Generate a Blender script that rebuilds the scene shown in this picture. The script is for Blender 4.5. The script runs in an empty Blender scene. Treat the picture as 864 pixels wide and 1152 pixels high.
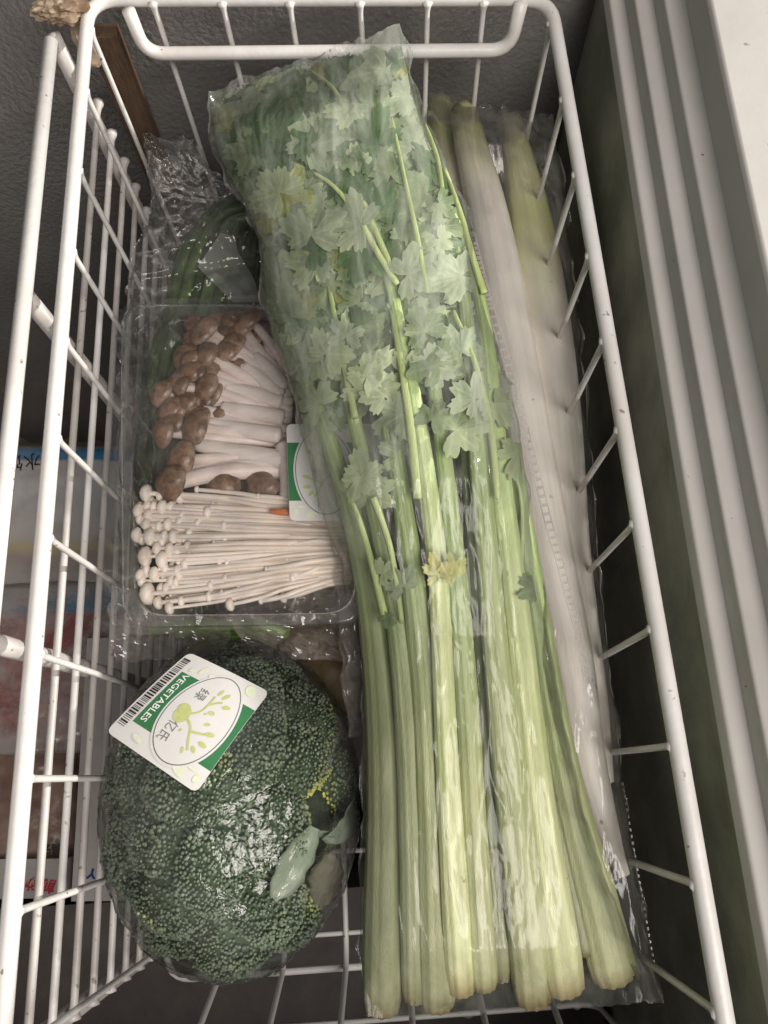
import bpy, bmesh, math, random
from mathutils import Vector, Matrix, noise
random.seed(7)
sc = bpy.context.scene
C = sc.collection

# ---------------------------------------------------------------- camera
F = 870.0; CAM_H = 0.40                     # focal length in photo pixels, height above the basket rim
dn = Vector((18, -289, -870)).normalized()
ZW = -dn
YW = Vector((-159, 2611, -870)); YW = (YW - YW.dot(ZW) * ZW).normalized()
XW = YW.cross(ZW)
M3 = Matrix((XW, YW, ZW))                   # camera -> world
cam_d = bpy.data.cameras.new('camera'); cam = bpy.data.objects.new('camera', cam_d); C.objects.link(cam)
cam.matrix_world = Matrix.Translation((0, 0, CAM_H)) @ M3.to_4x4()
cam_d.sensor_fit = 'VERTICAL'; cam_d.sensor_height = 24.0; cam_d.lens = 24.0 * F / 1152
cam_d.clip_start = 0.01; cam_d.clip_end = 50
sc.camera = cam
def at(x, y, z=0.0):
    """world point seen at photo pixel (x, y) on the level plane z"""
    d = M3 @ Vector((x - 432, 576 - y, -F)); t = (CAM_H - z) / -d.z
    return Vector((0, 0, CAM_H)) + d * t
def px2m(w, p):
    """metres covered by w photo pixels at world point p"""
    c = M3.transposed() @ (Vector(p) - Vector((0, 0, CAM_H)))
    return w * -c.z / F

# ---------------------------------------------------------------- light
w = bpy.data.worlds.new('World'); sc.world = w; w.use_nodes = True
w.node_tree.nodes['Background'].inputs[0].default_value = (0.95, 0.97, 1.0, 1)
w.node_tree.nodes['Background'].inputs[1].default_value = 0.13
def lamp(name, kind, loc, target, energy, color, **kw):
    d = bpy.data.lights.new(name, kind); o = bpy.data.objects.new(name, d); C.objects.link(o)
    o.location = loc; o.rotation_euler = (Vector(target) - Vector(loc)).to_track_quat('-Z', 'Y').to_euler()
    d.energy = energy; d.color = color
    for k, v in kw.items(): setattr(d, k, v)
    return o
lamp('room_lamp', 'SPOT', (2.45, 0.33, 0.76), (0.0, 0.42, -0.03), 400, (1.0, 0.95, 0.88),
     spot_size=math.radians(22), spot_blend=0.06, shadow_soft_size=0.035)
lamp('ceiling_light', 'AREA', (0.70, -0.75, 1.55), (0.0, 0.15, -0.05), 47, (1.0, 0.93, 0.87),
     shape='RECTANGLE', size=1.3, size_y=0.9)
sc.view_settings.view_transform = 'Standard'; sc.view_settings.look = 'None'
sc.view_settings.exposure = -0.03; sc.view_settings.gamma = 1.0; sc.view_settings.use_curve_mapping = False
sc.render.engine = 'CYCLES'
sc.cycles.max_bounces = 9; sc.cycles.transparent_max_bounces = 28
sc.cycles.transmission_bounces = 6; sc.cycles.glossy_bounces = 3; sc.cycles.diffuse_bounces = 4
sc.cycles.caustics_reflective = False; sc.cycles.caustics_refractive = False
sc.cycles.use_denoising = True
sc.cycles.sample_clamp_indirect = 4.0

# ---------------------------------------------------------------- materials
def nodes(name):
    m = bpy.data.materials.new(name); m.use_nodes = True
    nt = m.node_tree; nt.nodes.clear()
    out = nt.nodes.new('ShaderNodeOutputMaterial')
    return m, nt, out
def N(nt, t, **kw):
    n = nt.nodes.new(t)
    for k, v in kw.items():
        if k.startswith('_'): setattr(n, k[1:], v)
        else: n.inputs[k].default_value = v
    return n
def ramp(nt, stops, fac):
    r = nt.nodes.new('ShaderNodeValToRGB'); nt.links.new(fac, r.inputs[0])
    e = r.color_ramp.elements
    while len(e) < len(stops): e.new(0.5)
    for i, (p, c) in enumerate(stops):
        e[i].position = p; e[i].color = (*c, 1) if len(c) == 3 else c
    return r.outputs[0]
def g(v): return (v, v, v)
def mat(name, c1, c2=None, scale=40, rough=0.5, bump=0.0, bscale=200, metal=0.0, spec=0.5, sss=0.0,
        stops=(0.35, 0.65), stretch=(1, 1, 1), coat=0.0, speck=None, attr=None, coord='Object', bdist=0.001):
    m, nt, out = nodes(name); L = nt.links
    p = N(nt, 'ShaderNodeBsdfPrincipled', Roughness=rough, Metallic=metal)
    p.inputs['Specular IOR Level'].default_value = spec
    p.inputs['Coat Weight'].default_value = coat
    if sss: 
        p.inputs['Subsurface Weight'].default_value = sss
        p.inputs['Subsurface Radius'].default_value = (0.004, 0.004, 0.002); p.inputs['Subsurface Scale'].default_value = 1.0
    L.new(p.outputs[0], out.inputs[0])
    tc = N(nt, 'ShaderNodeTexCoord'); mp = N(nt, 'ShaderNodeMapping', Scale=stretch)
    L.new(tc.outputs[coord], mp.inputs[0])
    nz = N(nt, 'ShaderNodeTexNoise', Scale=scale, Detail=5.0, Roughness=0.6)
    L.new(mp.outputs[0], nz.inputs['Vector'])
    col = ramp(nt, [(stops[0], c1), (stops[1], c2 or c1)], nz.outputs[0])
    if attr:                                  # multiply by a per-face colour attribute (colour of the piece, with some shade painted in)
        a = N(nt, 'ShaderNodeAttribute', _attribute_name=attr)
        mx = N(nt, 'ShaderNodeMix', _data_type='RGBA', _blend_type='MULTIPLY'); mx.inputs[0].default_value = 1
        L.new(col, mx.inputs[6]); L.new(a.outputs[0], mx.inputs[7]); col = mx.outputs[2]
    if speck:                                 # small dirt spots
        s = N(nt, 'ShaderNodeTexNoise', Scale=speck[0], Detail=2.0); L.new(tc.outputs[coord], s.inputs['Vector'])
        f = ramp(nt, [(speck[1], g(0)), (speck[1] + 0.05, g(1))], s.outputs[0])
        mx = N(nt, 'ShaderNodeMix', _data_type='RGBA'); L.new(f, mx.inputs[0]); L.new(col, mx.inputs[6])
        mx.inputs[7].default_value = (*speck[2], 1); col = mx.outputs[2]
    L.new(col, p.inputs['Base Color'])
    if bump:
        bz = N(nt, 'ShaderNodeTexNoise', Scale=bscale, Detail=4.0); L.new(mp.outputs[0], bz.inputs['Vector'])
        b = N(nt, 'ShaderNodeBump', Strength=bump, Distance=bdist); L.new(bz.outputs[0], b.inputs['Height'])
        L.new(b.outputs[0], p.inputs['Normal'])
    return m
def film(name, haze=(0.05, 0.3), hscale=30, rough=0.07, bump=0.5, bscale=60, tint=(0.995, 0.995, 0.99),
         hazecol=(0.8, 0.8, 0.78), stretch=(1, 1, 1), gl=1.0, pos=(0.4, 0.7), bdist=0.002, along=None):
    """thin clear plastic: see-through, with fresnel gloss and a little milky scatter"""
    m, nt, out = nodes(name); L = nt.links
    tc = N(nt, 'ShaderNodeTexCoord'); mp = N(nt, 'ShaderNodeMapping', Scale=stretch); L.new(tc.outputs['Object'], mp.inputs[0])
    nz = N(nt, 'ShaderNodeTexNoise', Scale=hscale, Detail=6.0, Roughness=0.65, Distortion=0.6); L.new(mp.outputs[0], nz.inputs['Vector'])
    hz = ramp(nt, [(pos[0], g(haze[0])), (pos[1], g(haze[1]))], nz.outputs[0])
    tr = N(nt, 'ShaderNodeBsdfTransparent', Color=(*tint, 1)); df = N(nt, 'ShaderNodeBsdfDiffuse', Color=(*hazecol, 1))
    tl = N(nt, 'ShaderNodeBsdfTranslucent', Color=(*hazecol, 1)); dd = N(nt, 'ShaderNodeMixShader', Fac=0.45)
    L.new(df.outputs[0], dd.inputs[1]); L.new(tl.outputs[0], dd.inputs[2])
    if along:                                 # the film is clearer in one stretch of the bag
        uvn = N(nt, 'ShaderNodeUVMap'); sp = N(nt, 'ShaderNodeSeparateXYZ'); L.new(uvn.outputs[0], sp.inputs[0])
        k = ramp(nt, [(p_, g(v_)) for p_, v_ in along], sp.outputs[1]); mm = N(nt, 'ShaderNodeMath', _operation='MULTIPLY')
        L.new(k, mm.inputs[0]); L.new(hz, mm.inputs[1]); hz = mm.outputs[0]
    m1 = N(nt, 'ShaderNodeMixShader'); L.new(hz, m1.inputs[0]); L.new(tr.outputs[0], m1.inputs[1]); L.new(dd.outputs[0], m1.inputs[2])
    bz = N(nt, 'ShaderNodeTexNoise', Scale=bscale, Detail=3.0, Distortion=0.8); L.new(mp.outputs[0], bz.inputs['Vector'])
    b = N(nt, 'ShaderNodeBump', Strength=bump, Distance=bdist); L.new(bz.outputs[0], b.inputs['Height'])
    gs = N(nt, 'ShaderNodeBsdfGlossy', Roughness=rough); L.new(b.outputs[0], gs.inputs['Normal'])
    fr = N(nt, 'ShaderNodeFresnel', IOR=1.5); L.new(b.outputs[0], fr.inputs['Normal'])
    mu = N(nt, 'ShaderNodeMath', _operation='MULTIPLY'); mu.inputs[1].default_value = gl; L.new(fr.outputs[0], mu.inputs[0])
    mn = N(nt, 'ShaderNodeMath', _operation='MINIMUM'); mn.inputs[1].default_value = 0.6; L.new(mu.outputs[0], mn.inputs[0])
    m2 = N(nt, 'ShaderNodeMixShader'); L.new(mn.outputs[0], m2.inputs[0]); L.new(m1.outputs[0], m2.inputs[1]); L.new(gs.outputs[0], m2.inputs[2])
    L.new(m2.outputs[0], out.inputs[0])
    return m

W = {}
W['wire'] = mat('white_enamel', (0.72, 0.71, 0.69), (0.62, 0.59, 0.56), 14, 0.38, 0.35, 120, speck=(150, 0.70, (0.28, 0.22, 0.17)))
W['wire2'] = mat('greyer_white_enamel', (0.54, 0.51, 0.485), (0.42, 0.39, 0.365), 30, 0.4, 0.15, 300, speck=(200, 0.69, (0.25, 0.19, 0.14)))  # greyer than the basket enamel, used on the divider
W['frame'] = mat('freezer_frame_plastic', (0.58, 0.56, 0.53), (0.50, 0.48, 0.45), 7, 0.45, 0.15, 120, speck=(170, 0.745, (0.08, 0.07, 0.06)))
W['top'] = mat('freezer_top_paint', (0.66, 0.64, 0.61), (0.56, 0.54, 0.51), 6, 0.4, 0.2, 90, speck=(110, 0.70, (0.35, 0.28, 0.22)))
W['liner'] = mat('embossed_liner', (0.33, 0.315, 0.30), (0.26, 0.245, 0.235), 9, 0.22, 1.0, 210, metal=0.45, bdist=0.0012)
W['liner_r'] = mat('frosted_liner', (0.42, 0.43, 0.35), (0.20, 0.21, 0.17), 11, 0.6, 0.8, 330, bdist=0.0012)
W['floor'] = mat('freezer_floor', (0.13, 0.11, 0.10), (0.09, 0.077, 0.07), 30, 0.6, 0.3, 300)
W['rust'] = mat('brown_board', (0.10, 0.055, 0.028), (0.055, 0.032, 0.02), 50, 0.8, 0.5, 200, stretch=(3, 3, 0.6))
W['tape'] = mat('tan_tape', (0.42, 0.33, 0.24), (0.20, 0.13, 0.08), 70, 0.4, 0.6, 150)

# ---------------------------------------------------------------- object helpers
ORG = {}
def thing(name, label, cat, loc=(0, 0, 0), group=None, kind=None):
    o = bpy.data.objects.new(name, None); o.empty_display_size = 0.02; C.objects.link(o); o.location = loc
    ORG[o] = Vector(loc); o['label'] = label; o['category'] = cat
    if group: o['group'] = group
    if kind: o['kind'] = kind
    return o
def tag(o, label, cat, group=None):
    o['label'] = label; o['category'] = cat
    if group: o['group'] = group
    return o
class MB:
    """collects vertices, faces and a per-face-corner colour"""
    def __init__(s): s.v = []; s.f = []; s.c = []; s.uv = []
    def add(s, vs, fs, cols=None, uvs=None):
        b = len(s.v); s.v += [Vector(p) for p in vs]; s.f += [tuple(b + i for i in f) for f in fs]
        s.c += cols if cols else [(1, 1, 1)] * len(vs); s.uv += uvs if uvs else [(0, 0)] * len(vs)
    def build(s, name, m, parent=None, smooth=True, origin=None, kind=None):
        o0 = ORG.get(parent, Vector()) if parent else (Vector(origin) if origin is not None else (sum(s.v, Vector()) / len(s.v)))
        me = bpy.data.meshes.new(name); me.from_pydata([p - o0 for p in s.v], [], s.f)
        ca = me.color_attributes.new('col', 'FLOAT_COLOR', 'POINT')
        flat = []
        for c in s.c: flat += [c[0], c[1], c[2], 1.0]
        ca.data.foreach_set('color', flat)
        uvl = me.uv_layers.new(name='uv'); idx = [0] * len(me.loops); me.loops.foreach_get('vertex_index', idx)
        fu = []
        for i in idx: fu += s.uv[i]
        uvl.data.foreach_set('uv', fu)
        me.validate(); me.update()
        if smooth: me.shade_smooth()
        for mm in (m if isinstance(m, (list, tuple)) else [m]): me.materials.append(mm)
        o = bpy.data.objects.new(name, me); C.objects.link(o)
        if parent: o.parent = parent; ORG[o] = ORG[parent]
        else: o.location = o0; ORG[o] = o0
        if kind: o['kind'] = kind
        return o
def spline(pts, n):
    """Catmull-Rom through tuples of any length"""
    P = [tuple(p) for p in pts]; out = []
    if len(P) == 2:
        return [tuple(a + (b - a) * i / (n - 1) for a, b in zip(*P)) for i in range(n)]
    seg = len(P) - 1
    for i in range(n):
        t = i / (n - 1) * seg; k = min(int(t), seg - 1); t -= k
        p0, p1, p2, p3 = P[max(k - 1, 0)], P[k], P[k + 1], P[min(k + 2, seg)]
        out.append(tuple(0.5 * ((2 * b) + (c - a) * t + (2 * a - 5 * b + 4 * c - d) * t * t + (3 * b - a - 3 * c + d) * t ** 3)
                         for a, b, c, d in zip(p0, p1, p2, p3)))
    return out
def sweep(mb, pts, radii, n=8, section=None, colfn=None, closed=False, cap=True, up=(0, 0, 1)):
    pts = [Vector(p) for p in pts]; K = len(pts)
    if not isinstance(radii, (list, tuple)): radii = [radii] * K
    vs, cs = [], []; side = None
    for i, p in enumerate(pts):
        if closed: t = pts[(i + 1) % K] - pts[i - 1]
        else: t = pts[min(i + 1, K - 1)] - pts[max(i - 1, 0)]
        t.normalize()
        u0 = Vector(up) if side is None else side.cross(t) * -1
        s_ = t.cross(Vector(up)) if side is None else (side - t * side.dot(t))
        if s_.length < 1e-4: s_ = t.cross(Vector((1, 0.3, 0)))
        s_.normalize(); side = s_; nrm = s_.cross(t)
        for j in range(n):
            a = 2 * math.pi * j / n; k = section(a) if section else 1.0
            kx, kz = k if isinstance(k, tuple) else (k, k)
            vs.append(p + s_ * (math.cos(a) * radii[i] * kx) + nrm * (math.sin(a) * radii[i] * kz))
            cs.append(colfn(i / (K - 1), a) if colfn else (1, 1, 1))
    fs = []
    for i in range(K if closed else K - 1):
        i2 = (i + 1) % K
        for j in range(n):
            j2 = (j + 1) % n; fs.append((i * n + j, i * n + j2, i2 * n + j2, i2 * n + j))
    if cap and not closed:
        for e, ii in ((0, 0), (1, K - 1)):
            d = (pts[0] - pts[1]).normalized() if e == 0 else (pts[-1] - pts[-2]).normalized()
            vs.append(pts[ii] + d * radii[ii] * 0.35); cs.append(colfn(float(e), 0) if colfn else (1, 1, 1)); c = len(vs) - 1
            for j in range(n):
                j2 = (j + 1) % n
                fs.append((c, ii * n + j2, ii * n + j) if e == 0 else (c, ii * n + j, ii * n + j2))
    mb.add(vs, fs, cs)
def rounded(pts, r, closed=False, k=6):
    """polyline with its corners rounded to radius r"""
    P = [Vector(p) for p in pts]; out = []; n = len(P)
    for i, p in enumerate(P):
        if not closed and i in (0, n - 1): out.append(p); continue
        a = (P[i - 1] - p); b = (P[(i + 1) % n] - p); ra = min(r, a.length * .45, b.length * .45); a.normalize(); b.normalize()
        A, B = p + a * ra, p + b * ra
        for j in range(k + 1):
            t = j / k; out.append(A * (1 - t) ** 2 + p * 2 * t * (1 - t) + B * t * t)
    return out
def wire(name, pts, r, m, parent, rr=0.012, n=10, closed=False):
    mb = MB(); P_ = rounded(pts, rr, closed)
    if name in ('cross_wire', 'long_wire', 'grid_wire'):      # weld beads where the thin wire meets the frame
        a_, b_ = P_[0], P_[-1]; da, db = (P_[1] - a_).normalized(), (P_[-2] - b_).normalized()
        P_ = [a_, a_ + da * .0025, a_ + da * .0055, a_ + da * .009] + P_[1:-1] + [b_ + db * .009, b_ + db * .0055, b_ + db * .0025, b_]
        r = [r * 1.9, r * 1.55, r * 1.15, r] + [r] * (len(P_) - 8) + [r, r * 1.15, r * 1.55, r * 1.9]
    sweep(mb, P_, r, n, closed=closed)
    return mb.build(name, m, parent)
def box(mb, x0, x1, y0, y1, z0, z1):
    mb.add([(x, y, z) for z in (z0, z1) for y in (y0, y1) for x in (x0, x1)],
           [(0, 2, 3, 1), (4, 5, 7, 6), (0, 1, 5, 4), (2, 6, 7, 3), (0, 4, 6, 2), (1, 3, 7, 5)])
def ico(r=1.0, sub=1):
    bm = bmesh.new(); bmesh.ops.create_icosphere(bm, subdivisions=sub, radius=r)
    v = [x.co.copy() for x in bm.verts]; f = [tuple(q.index for q in x.verts) for x in bm.faces]; bm.free(); return v, f
def fbm(p, s=1.0, o=3):
    v = 0; a = 1
    for i in range(o): v += a * noise.noise(Vector(p) * s); s *= 2.1; a *= 0.5
    return v
def fin(*a, **k): pass

# ================================================================= SETTING: the chest freezer
def structure(name, mb, m, smooth=False):
    o = mb.build(name, m, None, smooth); o['kind'] = 'structure'; return o
YB = 0.555                                    # inner face of the far freezer wall
mb = MB(); box(mb, -0.62, 0.26, YB, YB + 0.03, -0.58, 0.12); structure('wall_far', mb, W['liner'])
mb = MB(); box(mb, -0.65, -0.62, -0.275, YB, -0.58, 0.06); structure('wall_left', mb, W['liner'])
mb = MB(); box(mb, -0.62, 0.26, -0.31, -0.275, -0.58, 0.055); structure('wall_near', mb, W['liner'])  # out of view; set high and close so it shades the basket front
mb = MB(); box(mb, -0.62, 0.26, -0.275, YB, -0.61, -0.58)
structure('floor', mb, W['floor'])
yh = at(60, 1019, -0.36).y
mb = MB(); box(mb, -0.62, 0.16, -0.275, yh, -0.578, -0.36); structure('floor_step', mb, W['floor'])
# right wall and the ribbed plastic frame above it, swept along a slightly turned line
A = at(680, 0, -0.02); B = at(864, 1077, -0.02); d = (B - A); A2 = A - d * 0.08; B2 = B + d * 0.5
def along(prof, name, m, target=None, bev=True):
    mb = MB(); dd = (B2 - A2).normalized(); sx = Vector((-dd.y, dd.x, 0)); 
    if sx.x < 0: sx = -sx
    K = 60
    for i in range(K):
        p = A2 + (B2 - A2) * i / (K - 1) + sx * (0.006 * math.sin(i / (K - 1) * math.pi) * -1)
        mb.v += [p + sx * a + Vector((0, 0, b)) for a, b in prof]
    n = len(prof); mb.c = [(1, 1, 1)] * len(mb.v); mb.uv = [(0, 0)] * len(mb.v)
    for i in range(K - 1):
        for j in range(n - 1): mb.f.append((i * n + j, i * n + j + 1, (i + 1) * n + j + 1, (i + 1) * n + j))
    return mb
def roundprof(pr, r=0.0016):
    out = [pr[0]]
    for i in range(1, len(pr) - 1):
        p = Vector(pr[i]); a = Vector(pr[i - 1]) - p; b = Vector(pr[i + 1]) - p
        rr = min(r, a.length * .45, b.length * .45); a = p + a.normalized() * rr; b = p + b.normalized() * rr
        for t in (0, .33, .67, 1): out.append(tuple(a * (1 - t) ** 2 + p * 2 * t * (1 - t) + b * t * t))
    return out + [pr[-1]]
wall_r = along([(0.0, 0.0), (0.004, -0.02), (0.006, -0.60)], 'wall_right', None)
structure('wall_right', wall_r, W['liner_r'])
fr = thing('freezer_frame', 'pale grey stepped plastic frame with three long ribs along the right freezer edge', 'freezer frame', A)
steps = [(0.0, 0.0), (0.002, 0.007), (0.0115, 0.0095), (0.0135, 0.0215), (0.0245, 0.0245), (0.0265, 0.0365), (0.0385, 0.0395)]
def rib(lo, hi, mname, m):
    o = along(roundprof(steps[lo:hi]) if hi - lo > 2 else steps[lo:hi], mname, m).build(mname, m, fr); return o
# each rib: riser plus tread
rib(0, 3, 'rib', W['frame']); rib(2, 5, 'rib', W['frame']); rib(4, 7, 'rib', W['frame'])
along(roundprof([(0.0385, 0.0395), (0.0405, 0.060), (0.0405, 0.0605)]), 'x', None).build('inner_lip', W['frame'], fr)
along(roundprof([(0.0405, 0.0605), (0.0418, 0.0635), (0.40, 0.0655), (0.40, -0.3)], 0.003), 'x', None).build('top_panel', W['top'], fr)

# ================================================================= basket
bk = thing('wire_basket', 'white enamelled wire basket holding the vegetables inside the freezer', 'basket', (0, 0, -0.25))
RB, LB = 0.501, 0.527
rimpts = [(-0.186, LB, 0), (0.137, RB, 0), (0.137, -0.222, 0), (-0.186, -0.225, 0)]
wire('rim', rimpts, 0.0046, W['wire'], bk, 0.022, 12, closed=True)
Ly = [0.498, 0.443, 0.377, 0.315, 0.252, 0.189, 0.130, 0.067, 0.006, -0.053, -0.113, -0.172]
Ry = [0.478, 0.411, 0.350, 0.289, 0.230, 0.173, 0.118, 0.061, 0.003, -0.059, -0.111, -0.168]
for a, b in zip(Ly, Ry):
    wire('cross_wire', [(-0.1835, a, 0.001), (-0.183, a - .002, -0.25), (0.132, b - .002, -0.25), (0.1345, b, 0.001)], 0.0019, W['wire'], bk, 0.016, 8)
for i, (xt, xf) in enumerate(zip((183, 258, 331, 407, 480, 541), (-0.14, -0.094, -0.048, -0.002, 0.044, 0.090))):
    p = at(xt, 42, -0.024); yb = LB + (p.x + .186) / .323 * (RB - LB) - 0.0035
    wire('long_wire', [(p.x, yb, 0.001), (p.x + .002, yb - .002, -0.247), (xf, -0.132, -0.247), (xf * 1.06, -0.222, 0.001)], 0.0021, W['wire'], bk, 0.016, 8)
wire('floor_ring', [(-0.181, LB - .012, -0.2435), (0.130, RB - .012, -0.2435), (0.130, -0.134, -0.2435), (-0.181, -0.137, -0.2435)], 0.0026, W['wire'], bk, 0.02, 8, closed=True)
hz = -0.031
h0 = at(147, 0, 0); 
hp = [(-0.157, LB - 0.008, 0.0015), (-0.155, LB - .0105, hz), (0.112, RB - .0025, hz), (0.116, RB + .003, 0.0015)]
hp = [Vector(p) + Vector((0, -0.0065, 0)) for p in hp]
mb = MB(); sweep(mb, rounded(hp, 0.020, k=8), 0.0048, 12); mb.build('handle', W['wire'], bk)

# ================================================================= divider grid left of the basket
XR = -0.2105
dv = thing('divider_grid', 'white wire divider with a thick rail standing to the left of the basket', 'divider', (XR, 0.19, -0.55))
PY = [0.508, 0.2964, 0.0853, -0.1211]
wire('rail', [(XR, 0.490, -0.0005), (XR, -0.30, -0.0005)], 0.0050, W['wire'], dv)
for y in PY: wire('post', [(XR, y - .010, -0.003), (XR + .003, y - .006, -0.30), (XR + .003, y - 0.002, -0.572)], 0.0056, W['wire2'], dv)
for k in range(1, 18):
    z = -0.03 * k
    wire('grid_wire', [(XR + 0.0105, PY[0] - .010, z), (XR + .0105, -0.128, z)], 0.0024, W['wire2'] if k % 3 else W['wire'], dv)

# brown board and crumpled tape at the far left corner
bb = MB()
P0 = [Vector((-0.190, 0.519, 0.004)), Vector((-0.176, 0.534, 0.004))]
box(bb, -0.1965, -0.1745, 0.520, 0.534, -0.30, -0.024)
o = bb.build('brown_board', W['rust'], None, False, origin=(-0.185, 0.527, -0.30))
tag(o, 'dark brown board standing upright between the basket corner and the far wall', 'board')
def lump(name, c, r, m, seed, amp=0.4, sub=4):
    v, f = ico(1, sub); mb = MB()
    vs = []
    for p in v:
        k = 1 + amp * (abs(fbm(p + Vector((seed, 0, 0)), 1.6, 4)) * 1.6 - 0.4); vs.append(Vector((p.x * r[0] * k + c[0], p.y * r[1] * k + c[1], p.z * r[2] * k + c[2])))
    mb.add(vs, f); return mb.build(name, m, None, False)
c = at(66, 8, 0.006)
o = lump('crumpled_tape', c, (0.018, 0.012, 0.008), W['tape'], 3, 0.35); tag(o, 'crumpled tan tape stuck over the far end of the divider rail', 'tape')
mb = MB(); c = at(98, 34, -0.03)
sweep(mb, [at(85, 14, -0.005), at(92, 40, -0.015), at(109, 72, -0.03)], [0.006, 0.0075, 0.007], 6, lambda a: (1.0, 0.35))
o = mb.build('cardboard_flap', W['tape'], None, False); tag(o, 'pale folded cardboard flap at the top of the brown board', 'cardboard')

# ================================================================= pouches (bags) from outlines
def interp(poly, t):
    n = len(poly) - 1; k = min(int(t * n), n - 1); f = t * n - k
    p0, p1, p2, p3 = poly[max(k - 1, 0)], poly[k], poly[k + 1], poly[min(k + 2, n)]
    return [0.5 * ((2 * b) + (c - a) * f + (2 * a - 5 * b + 4 * c - d) * f * f + (3 * b - a - 3 * c + d) * f ** 3) for a, b, c, d in zip(p0, p1, p2, p3)]
def pouch(name, left, right, zedge, height, m, nu=40, nv=120, wr=0.002, ws=(60, 18), seed=0, parent=None, depth=0.3, power=0.5, ridge=0.6, edge_wr=0.0):
    """closed bag: left/right outlines in photo pixels sampled at the same heights, zedge(v) height of the seam,
    height(u,v) rise of the top sheet over the seam"""
    mb = MB(); vs = []; uv = []
    for top in (1, 0):
        for i in range(nv + 1):
            v = i / nv; l = interp(left, v); r = interp(right, v); ze = zedge(v)
            for j in range(nu + 1):
                u = j / nu; x = l[0] + (r[0] - l[0]) * u; y = l[1] + (r[1] - l[1]) * u
                k_ = max(0, abs(2 * u - 1) - .80) / .20; x += (1 if u > .5 else -1) * k_ * (5 * noise.noise(Vector((y * .028, seed, u))) + 1.2 * noise.noise(Vector((y * .07, seed + 3, 0))))
                k_ = max(0, abs(2 * v - 1) - .97) / .03; y += (1 if v > .5 else -1) * k_ * (9 * noise.noise(Vector((x * .035, seed, 0))) + 5 * noise.noise(Vector((x * .11, seed, 2))))
                arch = (max(0.0, 1 - abs(2 * u - 1) ** 2.6)) ** power * min(1, min(v, 1 - v) * 14 + 0.15)
                h = height(u, v) * arch
                P = at(x, y, ze)
                q = Vector((P.x * ws[0], P.y * ws[1], seed * 3.7))
                n1 = noise.noise(q) ; n2 = noise.noise(q * 2.3 + Vector((5, 1, 0)))
                rg = (1 - abs(n1) * 2.2) ; rg2 = (1 - abs(n2) * 2.2)
                wv = wr * (ridge * (max(rg, 0) ** 3 + 0.6 * max(rg2, 0) ** 3) + (1 - ridge) * n2) * (0.35 + 0.65 * arch)
                if top: z = ze + h + wv
                else: z = ze - h * depth - wv * .5
                P = at(x, y, ze); 
                # keep the seam outline where it is and raise straight up, but spread as seen
                P = at(x, y, z)
                if edge_wr and (j in (0, nu)): P = P + Vector((edge_wr * noise.noise(q * 3), 0, 0))
                vs.append(P); uv.append((u, v))
    W1 = nu + 1; base = (nv + 1) * W1; fs = []
    for i in range(nv):
        for j in range(nu):
            a = i * W1 + j; fs.append((a, a + W1, a + W1 + 1, a + 1)); a += base; fs.append((a, a + 1, a + W1 + 1, a + W1))
    for i in range(nv):
        for j in (0, nu):
            a = i * W1 + j; q = (a, a + base, a + base + W1, a + W1); fs.append(q if j else q[::-1])
    mb.add(vs, fs, None, uv)
    return mb.build(name, m, parent)

# ================================================================= frozen packs on the freezer floor, left
def bandmat(name, bands, base2, scale, rough=0.25, bump=0.5, vary=0.35, axis=1):
    """pack print: colour bands across the pack along its length (v)"""
    m, nt, out = nodes(name); L = nt.links
    uvn = N(nt, 'ShaderNodeUVMap'); sp = N(nt, 'ShaderNodeSeparateXYZ'); L.new(uvn.outputs[0], sp.inputs[0])
    nz = N(nt, 'ShaderNodeTexNoise', Scale=5.0, Detail=3.0); L.new(uvn.outputs[0], nz.inputs['Vector'])
    ma = N(nt, 'ShaderNodeMath', _operation='MULTIPLY_ADD'); ma.inputs[1].default_value = 0.06; L.new(nz.outputs[0], ma.inputs[0]); L.new(sp.outputs[axis], ma.inputs[2])
    col = ramp(nt, bands, ma.outputs[0]); 
    n2 = N(nt, 'ShaderNodeTexNoise', Scale=scale, Detail=5.0); tc = N(nt, 'ShaderNodeTexCoord'); L.new(tc.outputs['Object'], n2.inputs['Vector'])
    f = ramp(nt, [(0.5, g(0)), (0.66, g(vary))], n2.outputs[0])
    mx = N(nt, 'ShaderNodeMix', _data_type='RGBA'); L.new(f, mx.inputs[0]); L.new(col, mx.inputs[6]); mx.inputs[7].default_value = (*base2, 1)
    p = N(nt, 'ShaderNodeBsdfPrincipled', Roughness=rough); L.new(mx.outputs[2], p.inputs['Base Color'])
    b = N(nt, 'ShaderNodeBump', Strength=bump, Distance=0.003); L.new(n2.outputs[0], b.inputs['Height']); L.new(b.outputs[0], p.inputs['Normal'])
    L.new(p.outputs[0], out.inputs[0]); return m
blue = (0.03, 0.22, 0.42); wht = (0.55, 0.54, 0.54); cream = (0.42, 0.38, 0.34)
m1 = bandmat('white_blue_pack', [(0.0, cream), (0.065, (0.2, 0.15, 0.07)), (0.08, cream), (0.10, blue), (0.155, blue), (0.17, wht), (0.295, wht), (0.30, wht), (0.55, (0.50, 0.47, 0.45)),
      (0.60, (0.5, 0.42, 0.25)), (0.64, (0.36, 0.31, 0.28)), (0.80, (0.40, 0.38, 0.37)), (0.93, blue), (0.97, blue), (0.99, wht)], (0.25, 0.18, 0.15), 22, bump=0.6)
o = pouch('frozen_pack', [(-130, 492), (-130, 540), (-130, 600), (-130, 660), (-130, 705)], [(215, 500), (230, 545), (235, 600), (230, 650), (220, 690)], lambda v: -0.42 + 0.02 * v, lambda u, v: 0.055, m1, 40, 40, 0.006, (25, 25), 1)
tag(o, 'white frozen food bag with blue stripes lying beyond the divider', 'frozen bag'); pack1 = o
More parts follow.
